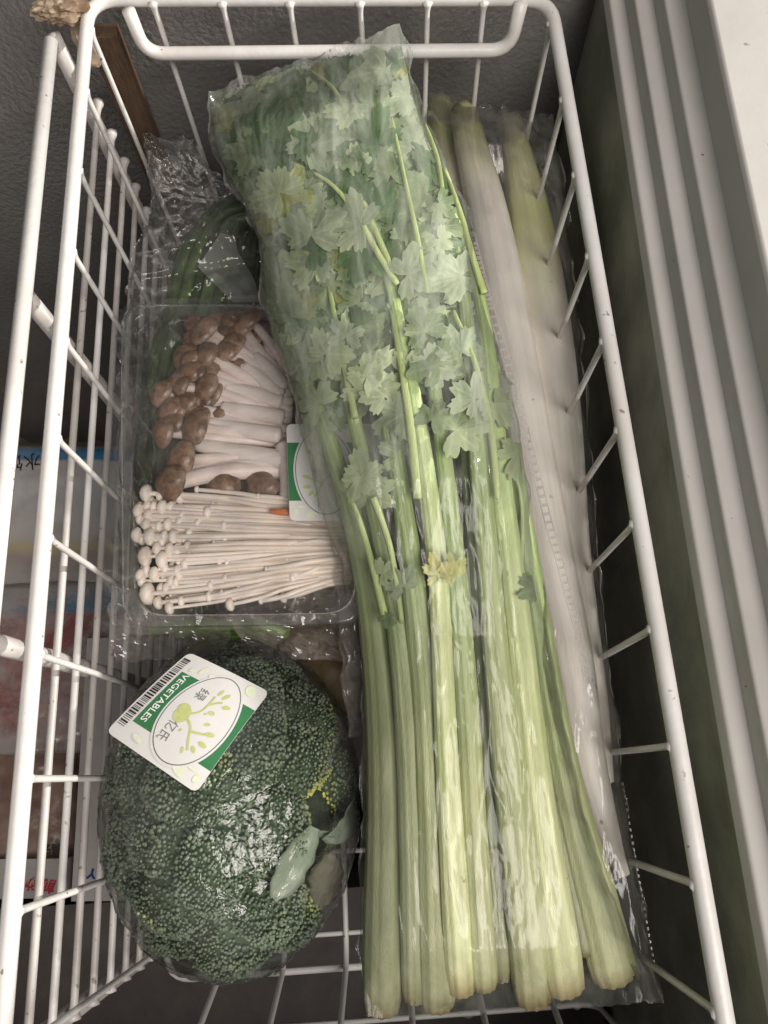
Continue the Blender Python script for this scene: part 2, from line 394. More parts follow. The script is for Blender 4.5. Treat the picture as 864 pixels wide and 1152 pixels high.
m2 = mat('red_meat', (0.32, 0.045, 0.04), (0.50, 0.26, 0.24), 16, 0.25, 0.8, 40, stops=(0.45, 0.62), bdist=0.004)
o = pouch('meat_pack', [(-130, 668), (-130, 700), (-130, 770), (-130, 820), (-120, 850)], [(160, 650), (175, 690), (175, 760), (150, 810), (110, 838)], lambda v: -0.41, lambda u, v: 0.06, m2, 40, 40, 0.006, (30, 30), 2)
tag(o, 'bag of dark red frozen meat beside the divider posts', 'meat')
film_pack = film('frosty_wrap', (0.15, 0.75), 14, 0.2, 0.6, 40, hazecol=(0.62, 0.57, 0.55), pos=(0.42, 0.60))
o = pouch('pack_wrap', [(-132, 660), (-132, 700), (-132, 770), (-132, 830), (-122, 858)], [(166, 642), (182, 690), (182, 770), (156, 820), (112, 850)], lambda v: -0.405, lambda u, v: 0.066, film_pack, 40, 40, 0.006, (30, 30), 2)
tag(o, 'clear frosty wrap around the frozen red meat', 'plastic wrap')
m3 = mat('brown_pack_print', (0.12, 0.07, 0.05), (0.28, 0.19, 0.15), 22, 0.3, 0.6, 60, bdist=0.003)
bp = pouch('brown_pack', [(-130, 838), (-130, 880), (-130, 930), (-130, 990)], [(88, 828), (96, 880), (100, 930), (98, 985)], lambda v: -0.385, lambda u, v: 0.04, m3, 30, 30, 0.004, (30, 30), 4)
tag(bp, 'brown frozen bag with black lettering near the bottom left corner', 'frozen bag')
m4 = mat('white_pack_print', (0.42, 0.39, 0.38), (0.34, 0.31, 0.30), 22, 0.35, 0.3, 60)
mb = MB(); zt = -0.335
def quadbox(mb, c4, z0, z1):
    vs = [Vector((p.x, p.y, z)) for z in (z0, z1) for p in c4]
    mb.add(vs, [(3, 2, 1, 0), (4, 5, 6, 7), (0, 1, 5, 4), (1, 2, 6, 5), (2, 3, 7, 6), (3, 0, 4, 7)])
quadbox(mb, [at(-130, 1014, zt), at(76, 1010, zt), at(74, 966, zt), at(-130, 968, zt)], -0.358, zt)
ws = mb.build('white_box', m4, None, False); tag(ws, 'small white box with red lettering below the brown bag', 'box')
mb = MB(); quadbox(mb, [at(80, 1014, zt), at(262, 1012, zt), at(250, 715, zt), at(98, 718, zt)], -0.40, zt)
wb = mb.build('carton', mat('white_carton', (0.50, 0.47, 0.45), (0.42, 0.39, 0.37), 30, 0.5, 0.4, 60), None, False)
tag(wb, 'long white carton with blue lettering partly hidden below the broccoli', 'carton')
ink = {k: mat('ink_' + k, c, None, rough=0.4) for k, c in dict(black=(0.012, 0.012, 0.014), red=(0.36, 0.02, 0.03), blue=(0.02, 0.03, 0.20), white=(0.75, 0.77, 0.73)).items()}
def text(body, name, m, parent, pc, z, hpx, angle, bold=0.0, shear=0.0, xform=None):
    """flat printed lettering: pc photo pixel of its centre, hpx letter height in pixels, angle of the reading direction (deg, y up)"""
    cu = bpy.data.curves.new(name, 'FONT'); cu.body = body; cu.align_x = 'CENTER'; cu.align_y = 'CENTER'; cu.offset = bold; cu.shear = shear; cu.resolution_u = 2
    to = bpy.data.objects.new(name, cu); C.objects.link(to); bpy.context.view_layer.update()
    me = bpy.data.meshes.new_from_object(to.evaluated_get(bpy.context.evaluated_depsgraph_get()))
    bpy.data.objects.remove(to)
    mb = MB(); a = math.radians(angle)
    vs = []
    for v in me.vertices:
        x, y = v.co.x, v.co.y
        if xform: vs.append(xform(x, y)); continue
        X = (x * math.cos(a) - y * math.sin(a)) * hpx; Y = (x * math.sin(a) + y * math.cos(a)) * hpx
        vs.append(at(pc[0] + X, pc[1] - Y, z))
    mb.add(vs, [tuple(p.vertices) for p in me.polygons]); bpy.data.meshes.remove(me)
    return mb.build(name, m, parent, False)
text('福去', 'lettering', ink['black'], bp, (58, 955), -0.338, 15, 180, 0.02)
text('前动', 'lettering', ink['red'], ws, (47, 995), zt + 0.0006, 17, 172, 0.03, 0.2)
text('JOY', 'lettering', ink['blue'], wb, (113, 983), zt + 0.0006, 16, 176, 0.03, 0.2)
text('冻水饺', 'lettering', ink['black'], pack1, (36, 518), -0.357, 20, 184, 0.0)

# ================================================================= the celery: stalks, leaf stems, leaves, bag
CL = [(234, 104), (240, 170), (285, 262), (296, 345), (325, 440), (352, 545), (384, 640), (404, 720), (408, 830), (406, 940), (402, 1040), (410, 1147)]
CR = [(452, 26), (480, 140), (525, 235), (545, 340), (575, 430), (595, 540), (603, 640), (622, 730), (640, 830), (668, 940), (700, 1030), (738, 1128)]
def cz(v):            # seam height of the celery bag along its length
    return 0.002 - 0.060 * min(1, v * 1.6) - 0.045 * max(0, (v - .45) / .55)
def ch(u, v): return 0.040 - 0.006 * v
def ctop(u, v, off=0.0):
    l = interp(CL, v); r = interp(CR, v)
    arch = (max(0.0, 1 - abs(2 * u - 1) ** 2.6)) ** .5
    arch *= min(1, min(v, 1 - v) * 14 + 0.15)
    z = cz(v) + ch(u, v) * arch - off
    return at(l[0] + (r[0] - l[0]) * u, l[1] + (r[1] - l[1]) * u, z)
def uv_of(x, y):      # invert the outline: photo pixel -> (u, v)
    best = None
    for i in range(0, 201):
        v = i / 200; l = interp(CL, v); r = interp(CR, v)
        dx, dy = r[0] - l[0], r[1] - l[1]; t = ((x - l[0]) * dx + (y - l[1]) * dy) / (dx * dx + dy * dy)
        e = (l[0] + dx * t - x) ** 2 + (l[1] + dy * t - y) ** 2
        if best is None or e < best[0]: best = (e, t, v)
    return min(max(best[1], 0.04), 0.96), best[2]
def under(x, y, off):
    u, v = uv_of(x, y); p = ctop(u, v, off); return at(x, y, p.z)

m_stalk = mat('celery_stalk_skin', (0.58, 0.61, 0.34), (0.38, 0.43, 0.19), 26, 0.42, 0.6, 420, sss=0.12, attr='col', stretch=(3.2, 0.35, 3.2), stops=(0.3, 0.7), bdist=0.0008, speck=(75, 0.745, (0.30, 0.20, 0.09)))
stalk_def = [  # photo pixels (x, y, width) from cut end to tip, extra depth under the bag, tone (lower stalks painted darker, as if shaded), label
    ([(430, 1133, 42), (431, 1060, 44), (432, 960, 40), (431, 850, 36), (424, 740, 32), (410, 640, 26), (385, 540, 20), (350, 440, 16), (320, 340, 13)], .010, 0.80, 'pale green celery stalk at the outer left side of the bag'),
    ([(467, 1122, 29), (466, 1040, 30), (463, 920, 28), (457, 800, 26), (445, 690, 22), (425, 590, 18), (400, 480, 15), (380, 380, 12)], .012, 0.84, 'slim celery stalk, second from the left cut end'),
    ([(492, 1128, 40), (490, 1050, 42), (486, 930, 36), (480, 800, 32), (470, 690, 28), (455, 580, 22), (437, 470, 18), (420, 380, 14)], .011, 0.90, 'celery stalk with a greener outside, third from the left cut end'),
    ([(519, 1112, 34), (514, 1040, 32), (507, 930, 28), (501, 820, 25), (497, 720, 23), (491, 620, 22), (478, 520, 20), (462, 430, 17), (447, 350, 14), (425, 270, 11), (385, 225, 9), (332, 186, 7)], .006, 1.30, 'brightest pale yellow celery stalk lying on top along the middle of the bag'),
    ([(545, 1108, 30), (540, 1040, 30), (533, 930, 28), (527, 820, 26), (520, 720, 24), (511, 620, 22), (500, 520, 18), (488, 430, 14)], .009, 1.02, 'celery stalk just right of the bright middle one with a notched end'),
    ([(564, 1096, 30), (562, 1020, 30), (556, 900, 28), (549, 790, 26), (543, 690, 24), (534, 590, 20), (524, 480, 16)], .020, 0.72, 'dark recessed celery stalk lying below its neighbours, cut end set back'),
    ([(600, 1122, 44), (592, 1040, 42), (578, 930, 36), (566, 820, 32), (556, 710, 28), (547, 610, 25), (538, 510, 22), (530, 420, 18), (522, 330, 14), (505, 250, 10)], .008, 0.98, 'thick celery stalk with brown flecks on its cut end'),
    ([(636, 1110, 46), (624, 1030, 44), (609, 930, 38), (597, 830, 34), (586, 730, 31), (574, 630, 28), (563, 540, 24), (554, 450, 20), (545, 360, 15), (520, 262, 11), (490, 215, 8)], .006, 1.22, 'broad light green celery stalk with rounded end, second from the right'),
    ([(690, 1096, 52), (672, 1020, 50), (648, 930, 42), (628, 840, 36), (612, 750, 32), (600, 670, 28), (588, 590, 22), (578, 500, 15)], .008, 1.08, 'outermost right celery stalk bending away toward the bag corner'),
    ([(660, 1072, 34), (645, 1000, 34), (622, 900, 30), (606, 800, 28), (594, 700, 26), (582, 610, 20)], .019, 0.76, 'short celery stalk lying under the two right ones'),
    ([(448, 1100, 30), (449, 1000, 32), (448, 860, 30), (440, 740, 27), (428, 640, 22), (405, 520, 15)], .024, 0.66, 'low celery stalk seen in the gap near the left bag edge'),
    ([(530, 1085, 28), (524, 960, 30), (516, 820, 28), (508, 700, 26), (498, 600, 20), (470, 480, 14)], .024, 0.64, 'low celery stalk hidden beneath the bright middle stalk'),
]
ribf = lambda ph: (lambda a: (1.0 + 0.035 * math.cos(12 * a + ph), 0.80 + 0.045 * math.cos(12 * a + ph) if math.sin(a) > 0 else -0.30))
stalks = []
for k, (pp, off, tone, lab) in enumerate(stalk_def):
    pts = []; rad = []
    for (x, y, wd) in spline(pp, 46):
        p = under(x, y, off + 0.0015 + 0.5 * px2m(wd, at(x, y, -0.05)))
        pts.append(p); rad.append(0.5 * px2m(wd, p) * 1.03 * (1 + 0.03 * noise.noise(Vector((y * .02, k, 0)))))
    for _ in range(4): pts = [pts[0]] + [(pts[i - 1] + pts[i] * 2 + pts[i + 1]) / 4 for i in range(1, len(pts) - 1)] + [pts[-1]]
    rad[0] *= 0.90; rad[1] *= .97
    e = thing('celery_stalk', lab, 'celery', pts[0], 'celery stalks in the clear bag'); stalks.append((e, pts))
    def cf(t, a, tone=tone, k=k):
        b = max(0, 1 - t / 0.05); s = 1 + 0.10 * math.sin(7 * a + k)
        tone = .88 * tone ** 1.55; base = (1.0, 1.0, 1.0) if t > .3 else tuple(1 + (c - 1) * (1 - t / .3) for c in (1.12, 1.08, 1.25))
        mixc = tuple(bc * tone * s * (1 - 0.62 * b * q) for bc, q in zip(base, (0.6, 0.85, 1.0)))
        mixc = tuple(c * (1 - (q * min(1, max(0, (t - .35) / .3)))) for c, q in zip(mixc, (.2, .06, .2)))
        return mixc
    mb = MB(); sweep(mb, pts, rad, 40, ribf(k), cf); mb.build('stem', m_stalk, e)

extra = [([(447, 320, 8), (425, 285, 9), (400, 240, 8), (370, 205, 7), (328, 182, 6)], .0022, 1.3),
         ([(440, 300, 8), (418, 250, 9), (400, 205, 8), (384, 165, 7)], .0022, 1.2), ([(365, 300, 8), (340, 280, 8), (310, 258, 6)], .0022, 1.15),
         ([(560, 560, 9), (552, 480, 10), (535, 410, 9), (510, 350, 8)], .0022, 1.25), ([(470, 560, 12), (462, 480, 12), (450, 400, 11), (440, 345, 9)], .0022, 1.2),
         ([(586, 640, 6), (588, 590, 6), (584, 548, 5), (572, 520, 4)], .0022, 1.35), ([(432, 690, 11), (420, 640, 10), (404, 585, 9), (385, 540, 7)], .0022, 1.15),
         ([(545, 330, 10), (532, 290, 10), (518, 240, 9), (500, 190, 8)], .0022, 1.3), ([(400, 470, 10), (385, 400, 9), (372, 330, 8), (362, 270, 6)], .0022, 0.95),
         ([(480, 330, 8), (470, 270, 8), (455, 200, 7), (440, 130, 6)], .0022, 1.1), ([(390, 130, 6), (375, 100, 6), (350, 80, 5)], .0022, 1.0),
         ([(500, 240, 8), (492, 180, 8), (478, 140, 6)], .0022, 1.2), ([(420, 560, 9), (440, 620, 9), (452, 700, 9)], .0022, 1.1)]
for k, (pp, off, tone) in enumerate(extra):
    pts = []; rad = []
    for (x, y, wd) in spline(pp, 18):
        q_ = len(pts) / 17; p = under(x, y, off + .002 * (k % 3) + .006 * max(0, q_ - .7) / .3 + .5 * px2m(wd, at(x, y, -.03))); pts.append(p); rad.append(.44 * px2m(wd, p) * (1.05 - .3 * q_))
    e = min(stalks, key=lambda s: min((q - pts[0]).length for q in s[1]))[0]
    mb = MB(); sweep(mb, pts, rad, 9, ribf(k), lambda t, a, tone=tone: (tone * .80, tone * .88, tone * .72)); mb.build('leaf_stem', m_stalk, e)

# leaves -------------------------------------------------------
def leaf_mesh(seed):
    rnd = random.Random(seed); NT = 96; wl = rnd.uniform(1.25, 1.75); tn = rnd.uniform(2.6, 4.2); lz = [rnd.uniform(.7, 1.15) for _ in range(5)]; vs = [(0, 0, 0)]; cs = [(1.15, 1.12, 1.05)]
    ph = rnd.uniform(-.2, .2); lobes = []
    def outl(th):
        l = 0
        for q_, (c, wdt, ln) in enumerate(((0, .46, 1.0), (1.0 + ph, .42, .84), (-1.0 + ph, .42, .84), (1.95, .42, .62), (-1.95, .42, .62))):
            dth = abs(th - c); l = max(l, ln * lz[q_] * max(0, 1 - (dth / (wdt * wl)) ** 2.4))
        s = abs(((th * tn + ph * 5 + .15 * math.sin(th * 9)) % 1) - .5) * 2
        return max(0.14, 0.24 + 0.72 * l) * (0.84 + 0.18 * s ** .8)
    for ring, rr in ((1, .35), (2, .7), (3, 1.0)):
        for i in range(NT):
            th = -2.65 + 5.3 * i / (NT - 1); R = outl(th); x = math.sin(th) * R * rr; y = math.cos(th) * R * rr
            fold = 0.10 * math.cos(th * 3.1) * rr * R + 0.09 * noise.noise(Vector((x * 2.2, y * 2.2, seed))) + .05 * noise.noise(Vector((x * 6, y * 6, seed)))
            vs.append((x, y, fold - 0.20 * (x * x) * (0.5 + rnd.random() * 0)))
            vein = 0.42 * max(0, math.cos(th * 6.2 + ph)) ** 14 * (1.15 - rr * .8)
            tone = (1.0 + vein - 0.34 * noise.noise(Vector((x * 2.6, y * 2.6, seed + 9)))) * (.80 + .30 * rr)
            cs.append((tone, tone, tone * .95))
    fs = [(0, 1 + i + 1, 1 + i) for i in range(NT - 1)]
    for ring in range(2):
        b = 1 + ring * NT
        for i in range(NT - 1): fs.append((b + i, b + i + 1, b + NT + i + 1, b + NT + i))
    me = bpy.data.meshes.new('leaf'); me.from_pydata(vs, [], fs)
    ca = me.color_attributes.new('col', 'FLOAT_COLOR', 'POINT'); fl = []
    for c in cs: fl += [*c, 1]
    ca.data.foreach_set('color', fl); me.shade_smooth(); return me
def leafmat(name, c1, c2):
    m = mat(name, c1, c2, 90, 0.5, 0.4, 260, attr='col', bdist=0.0008)
    nt = m.node_tree; p = [n for n in nt.nodes if n.type == 'BSDF_PRINCIPLED'][0]; out = [n for n in nt.nodes if n.type == 'OUTPUT_MATERIAL'][0]
    tl = N(nt, 'ShaderNodeBsdfTranslucent', Color=(*[c * 1.2 for c in c2], 1)); mx = N(nt, 'ShaderNodeMixShader', Fac=0.22)
    nt.links.new(p.outputs[0], mx.inputs[1]); nt.links.new(tl.outputs[0], mx.inputs[2]); nt.links.new(mx.outputs[0], out.inputs[0]); return m
LM = [leafmat('leaf_deep_green', (0.055, 0.115, 0.04), (0.10, 0.17, 0.07)), leafmat('leaf_mid_green', (0.17, 0.235, 0.125), (0.25, 0.31, 0.18)),
      leafmat('leaf_pale_green', (0.33, 0.40, 0.24), (0.42, 0.48, 0.30)), leafmat('leaf_grey_green', (0.26, 0.32, 0.22), (0.36, 0.41, 0.29)),
      leafmat('leaf_yellow', (0.55, 0.48, 0.14), (0.42, 0.46, 0.15)), leafmat('leaf_olive', (0.24, 0.26, 0.06), (0.32, 0.34, 0.09))]
base_l = [leaf_mesh(s + 1) for s in range(14)]
rl = random.Random(21)
def put_leaf(x, y, off, size_px, k, ang=None, tilt=0.3, label=None, uv=None):
    """one leaf pressed under the bag: every vertex follows the bag's surface at its own depth"""
    u0, v0 = uv or uv_of(x, y); ang = rl.uniform(0, 6.28) if ang is None else ang
    base = base_l[rl.randrange(len(base_l))]; sx, cz_ = rl.uniform(.8, 1.1), rl.uniform(.5, 1.4)
    tx, ty = rl.gauss(0, tilt), rl.gauss(0, tilt); mid = ctop(u0, v0, off); e = min(stalks, key=lambda q: min((w_ - mid).length for w_ in q[1][::4]))[0]
    l0 = interp(CL, max(v0 - .01, 0)); l1 = interp(CL, min(v0 + .01, 1)); r0 = interp(CR, max(v0 - .01, 0)); r1 = interp(CR, min(v0 + .01, 1))
    dYdv = ((l1[1] - l0[1]) * (1 - u0) + (r1[1] - r0[1]) * u0) / .02; m1 = px2m(size_px, mid); vs = []
    ca, sa = math.cos(ang), math.sin(ang)
    for q in base.vertices:
        bx, by = q.co.x * sx, q.co.y - .45; X = x + size_px * (bx * ca - by * sa); Y = y - size_px * (bx * sa + by * ca)
        v = min(max(v0 + (Y - y) / dYdv, .010), .99); l = interp(CL, v); r = interp(CR, v)
        u = (X - l[0]) / (r[0] - l[0]) - u0 + (x - (lambda a, b: a[0] + (b[0] - a[0]) * u0)(interp(CL, v0), interp(CR, v0))) * 0 / 1 + u0
        u = .5 + max(-.475, min(.475, (u - .5)))
        drop = off + m1 * max(0.0, .22 * cz_ * (.25 + q.co.z * 2.6) + bx * tx * .45 + by * ty * .45 + .05 * noise.noise(Vector((bx * 3, by * 3, x + y))))
        vs.append(ctop(u, v, drop))
    me = base.copy(); o0 = ORG[e]; fl_ = []
    for p in vs: fl_ += list(p - o0)
    me.vertices.foreach_set('co', fl_); me.materials.append(LM[k]); me.update()
    o = bpy.data.objects.new('leaf', me); C.objects.link(o); o.parent = e
    if label: o['label'] = label
    return o
cnt = 0
while cnt < 520:
    v = rl.random() ** 0.9 * 0.47; u = rl.uniform(0.04, 0.96)
    if v > 0.33 and rl.random() < (v - .33) * 8: continue
    if v > 0.24 and u > 0.45 and rl.random() < 0.78: continue
    if v > .36 and rl.random() < .45: continue
    v = max(v, .045); l = interp(CL, v); r = interp(CR, v); x = l[0] + (r[0] - l[0]) * u; y = l[1] + (r[1] - l[1]) * u
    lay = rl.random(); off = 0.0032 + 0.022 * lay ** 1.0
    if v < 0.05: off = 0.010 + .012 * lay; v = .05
    k = rl.choices([0, 1, 2, 3, 5], [4.5 if lay > .5 or v < .2 else 1.6, 3, 1.6, 2.2, .5])[0]  # low layers take more dark leaves, painting shade into the gaps
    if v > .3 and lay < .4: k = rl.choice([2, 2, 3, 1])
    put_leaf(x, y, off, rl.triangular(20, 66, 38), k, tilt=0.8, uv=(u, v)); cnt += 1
for (x, y, sz, k, a) in [(405, 520, 34, 2, 0.2), (400, 550, 26, 2, 2.8), (500, 400, 36, 3, -.8), (520, 440, 30, 3, 1.0), (565, 470, 30, 2, -2.6), (580, 525, 28, 2, 2.9), (510, 385, 30, 3, .6),
                         (480, 300, 42, 3, -1.2), (500, 318, 36, 3, 1.8), (470, 360, 30, 1, .5), (445, 650, 24, 3, .6), (437, 640, 18, 2, -.9), (595, 655, 20, 1, .9), (435, 700, 15, 1, 3.0), (350, 240, 40, 3, 0), (305, 135, 40, 0, .3),
                         (385, 250, 38, 3, 1.2), (415, 110, 34, 1, .5), (445, 120, 30, 3, 2.0), (355, 175, 40, 0, 3.1), (410, 150, 40, 0, .8), (300, 205, 36, 2, .8), (275, 150, 32, 0, 1.9), (270, 170, 30, 1, 1.5)]:
    put_leaf(x, y, 0.0030, sz * 1.25, k, a, 0.14)
put_leaf(490, 634, .0008, 30, 4, .3, .05, 'yellowed leaf'); put_leaf(508, 645, .0010, 28, 4, 2.8, .05, 'yellowed leaf')
# bag
bag_m = film('celery_bag_film', (0.03, 0.40), 26, 0.13, 0.7, 52, stretch=(1.8, 0.35, 1.2), gl=0.5, pos=(0.40, 0.66), bdist=0.0016, along=[(0.0, 1.0), (.42, .95), (.60, .42), (1.0, .30)], hazecol=(0.74, 0.78, 0.70))
o = pouch('celery_bag', CL, CR, cz, lambda u, v: ch(u, v) + 0.0020, bag_m, 110, 320, 0.0024, (75, 16), 5, depth=0.35, ridge=0.6, edge_wr=0.004)
tag(o, 'long clear wrinkled plastic bag wrapped around the celery from handle to front', 'plastic bag')
def flap(name, pts, z0, z1, m, lab, n=26, wr=0.006, s=60, seed=0):
    """crumpled sheet of film from four photo corners (tl, tr, br, bl)"""
    tl, tr, br, bl = pts; mb = MB(); vs = []; fs = []
    for i in range(n + 1):
        v = i / n
        for j in range(n + 1):
            u = j / n; x = (tl[0] * (1 - u) + tr[0] * u) * (1 - v) + (bl[0] * (1 - u) + br[0] * u) * v
            y = (tl[1] * (1 - u) + tr[1] * u) * (1 - v) + (bl[1] * (1 - u) + br[1] * u) * v
            z = z0 * (1 - v) + z1 * v; p = at(x, y, z)
            q = p * s + Vector((seed, seed * 2.1, 0)); a = noise.noise(q); b = noise.noise(q * 2.2)
            e = 7 * (noise.noise(Vector((x, y, 0)) * .05 + Vector((seed, 0, 0))))
            z += wr * ((1 - abs(a) * 2.5) + .5 * (1 - abs(b) * 2.5)) - wr
            vs.append(at(x + e, y + e * .7, z))
    for i in range(n):
        for j in range(n): a = i * (n + 1) + j; fs.append((a, a + n + 1, a + n + 2, a + 1))
    mb.add(vs, fs); o = mb.build(name, m, None, False)
    if lab: tag(o, lab, 'plastic film')
    return o

# ================================================================= leeks and their bag
m_leek = mat('leek_skin', (0.92, 0.88, 0.80), (0.87, 0.81, 0.73), 20, 0.4, 0.35, 300, sss=0.15, attr='col', stretch=(5, 0.4, 5), bdist=0.0010, speck=(90, 0.745, (0.50, 0.42, 0.33)))
leek_def = [([(702, 985, 14), (685, 940, 26), (660, 850, 42), (642, 740, 50), (618, 620, 52), (598, 510, 52), (578, 400, 52), (560, 300, 50), (545, 225, 44), (530, 165, 36), (522, 124, 30)], -.092, 'white leek lying in the middle of the right bag with a tapering lower end', 0),
            ([(684, 880, 14), (670, 790, 28), (653, 700, 40), (640, 610, 46), (630, 500, 52), (619, 400, 55), (604, 300, 54), (594, 235, 46), (584, 185, 35), (575, 135, 24)], -.102, 'thick leek with a yellow green shoulder nearest the basket side', 1),
            ([(672, 990, 20), (650, 900, 34), (625, 790, 42), (602, 680, 44), (580, 570, 44), (556, 450, 44), (530, 330, 44), (510, 230, 44), (500, 175, 38), (492, 118, 34)], -.116, 'shaded leek partly hidden beneath the celery bag', 2)]
for k, (pp, z, lab, kind) in enumerate(leek_def):
    pts, rad = [], []
    for (x, y, wd) in spline(pp, 50): 
        p = at(x, y, z - 0.010 * math.sin(y / 500)); pts.append(p); rad.append(.5 * px2m(wd, p))
    e = thing('leek', lab, 'leek', pts[0], 'leeks in the perforated bag')
    def cf(t, a, kind=kind):
        s = 1 + .04 * math.sin(9 * a) + .05 * math.sin(23 * a + 5 * t) * (.5 + .5 * math.sin(t * 17))
        g_ = min(1, max(0, ((t - (.56 if kind == 1 else .78)) / .16)))
        side = .5 + .5 * math.cos(a + .6) if kind == 1 else 1
        w_ = g_ * (.80 + .20 * side)
        c = [1 * (1 - w_) + w_ * q for q in ((.62, .68, .28) if t < .93 else (.36, .38, .22))]
        return tuple(v * s for v in c)
    mb = MB(); sweep(mb, pts, rad, 46, lambda a: (1 + .012 * math.cos(17 * a), .95 + .012 * math.cos(17 * a)), cf); mb.build('shaft', m_leek, e)
LL = [(478, 104), (482, 180), (500, 300), (528, 420), (556, 540), (585, 650), (600, 760), (630, 860), (655, 950), (690, 1030), (724, 1120)]
LR = [(622, 130), (636, 212), (645, 300), (658, 420), (668, 540), (676, 650), (688, 760), (698, 850), (712, 950), (728, 1040), (746, 1130)]
leek_f = film('leek_bag_film', (0.02, 0.13), 30, 0.10, 0.5, 45, stretch=(1.5, .5, 1), gl=0.9, pos=(.42, .72), hazecol=(.74, .70, .68), along=[(0, 3.2), (.10, 2.2), (.22, 1), (1, 1)])
lb = pouch('leek_bag', LL, LR, lambda v: -0.100 + .008 * v, lambda u, v: 0.046 - .030 * v * v, leek_f, 60, 220, 0.003, (60, 14), 9, depth=.8, edge_wr=.003)
tag(lb, 'clear perforated plastic bag around the white leeks on the right', 'plastic bag')
# perforated seam printed as raised dashes on the bag
mb = MB(); seam = spline([(530, 262), (542, 310), (556, 359), (570, 404), (582, 449), (594, 498), (605, 540), (617, 588), (629, 630), (640, 672), (650, 709), (661, 766)], 110)
m_seam = film('seam_film', (0.50, 0.65), 60, 0.2, 0.2, 60, hazecol=(.8, .77, .75))
m_hole = film('punched_film', (0.02, 0.05), 60, 0.2, 0.2, 60)
for i, (x, y) in enumerate(seam[:-1]):
    if y < 345 or i % 2:
        x2, y2 = seam[i + 1]; wpx = 3.0
        zz = -0.0515 - .006 * i / 109
        mb.add([at(x - wpx, y, zz), at(x + wpx, y - 1, zz), at(x2 + wpx, y2 - 2.4, zz), at(x2 - wpx, y2 - 1.4, zz)], [(0, 1, 2, 3)])
mb2 = MB()
for sgn in (-1, 1):
    for i in range(len(seam) - 1):
        (x, y), (x2, y2) = seam[i], seam[i + 1]; zz = -0.0515 - .006 * i / 109; o_ = sgn * 4.0
        mb2.add([at(x + o_ - .8, y, zz), at(x + o_ + .8, y, zz), at(x2 + o_ + .8, y2, zz), at(x2 + o_ - .8, y2, zz)], [(0, 1, 2, 3)])
mb.v += mb2.v; b = len(mb.v) - len(mb2.v); mb.f += [tuple(b + q for q in f) for f in mb2.f]; mb.c += mb2.c; mb.uv += mb2.uv
mb.build('perforated_seam', m_seam, lb, False)
mb = MB(); 
for i in range(28):
    f = i / 27; p = (706 + 28 * f - 14 * (1 - f) * 0, 880 + 200 * f); zz = -.0995
    mb.add([at(p[0] - 7 * (1 - f), p[1], zz), at(p[0] - 7 * (1 - f) + 2, p[1], zz), at(p[0] - 7 * (1 - f) + 2.6, p[1] + 3.4, zz), at(p[0] - 7 * (1 - f) + .6, p[1] + 3.4, zz)], [(0, 1, 2, 3)])
mb.build('edge_perforation', m_seam, lb, False)

# ================================================================= tray of mushrooms
TZ = -0.070
tl, tr, br, bl = at(137, 343, TZ), at(402, 343, TZ), at(412, 700, TZ), at(139, 704, TZ)
ty = thing('mushroom_tray', 'clear rectangular plastic tray with rounded corners holding two kinds of mushroom', 'tray', (tl + br) / 2 - Vector((0, 0, .035)))
clear = film('tray_plastic', (0.04, 0.12), 25, 0.06, 0.25, 45, gl=1.3, hazecol=(.75, .77, .76))
def ring(corners, inset, z, r, k=8):
    c = sum(corners, Vector()) / 4; out = []
    P = []
    for p in corners:
        q = p.copy(); q.x += inset if p.x < c.x else -inset; q.y += inset if p.y < c.y else -inset; q.z = z; P.append(q)
    return rounded(P, r, True, k)
cs4 = [tl, tr, br, bl]
prof = [(-.0010, TZ - .0035), (-.001, TZ - .0005), (.0005, TZ + .0005), (.0052, TZ + .0005), (.0066, TZ - .001), (.0080, TZ - .010), (.0120, TZ - .029), (.016, TZ - .033), (.022, TZ - .034)]
mb = MB(); rings = [ring(cs4, i, z, .020) for i, z in prof]; K = len(rings[0])
for q in rings: mb.v += q
mb.c = [(1, 1, 1)] * len(mb.v); mb.uv = [(0, 0)] * len(mb.v)
for i in range(len(rings) - 1):
    for j in range(K): mb.f.append((i * K + j, i * K + (j + 1) % K, (i + 1) * K + (j + 1) % K, (i + 1) * K + j))
mb.f.append(tuple((len(rings) - 1) * K + j for j in range(K)))
mb.build('tray_shell', clear, ty)
# cling film over the tray
film_t = film('tray_cling_film', (0.02, 0.16), 22, 0.06, 0.6, 40, gl=1.4, pos=(.45, .75), hazecol=(.74, .70, .68))
cf_ = thing('cling_film', 'clear cling film stretched over the mushroom tray', 'plastic film', (tl + br) / 2)
n = 60; mb = MB(); vs = []; fs = []
for i in range(n + 1):
    for j in range(n + 1):
        u, v = j / n, i / n; x = tl.x + (br.x - tl.x) * u + .004 * (2 * u - 1); y = tl.y + (br.y - tl.y) * v
        ed = min(u, 1 - u, v, 1 - v); q = Vector((x * 70, y * 70, 3))
        rg = (1 - abs(noise.noise(q)) * 2.4); rim_k = max(0, 1 - ed * 9)
        z = TZ + .0022 + .006 * min(1, ed * 5) + .0020 * max(rg, 0) ** 3 * (.3 + rim_k) + .0012 * noise.noise(q * .4)
        cx = max(0, .075 - u) / .075; cy = max(0, .055 - min(v, 1 - v)) / .055
        vs.append(Vector((x, y, z - .004 * (cx * cy > .2))))
for i in range(n):
    for j in range(n):
        u, v = (j + .5) / n, (i + .5) / n; cx = max(0, .075 - u) / .075; cy = max(0, .055 - min(v, 1 - v)) / .055
        if cx * cx + cy * cy > 1.0 and cx > 0 and cy > 0: continue
        a = i * (n + 1) + j; fs.append((a, a + n + 1, a + n + 2, a + 1))
mb.add(vs, fs); mb.build('top_sheet', film_t, cf_)

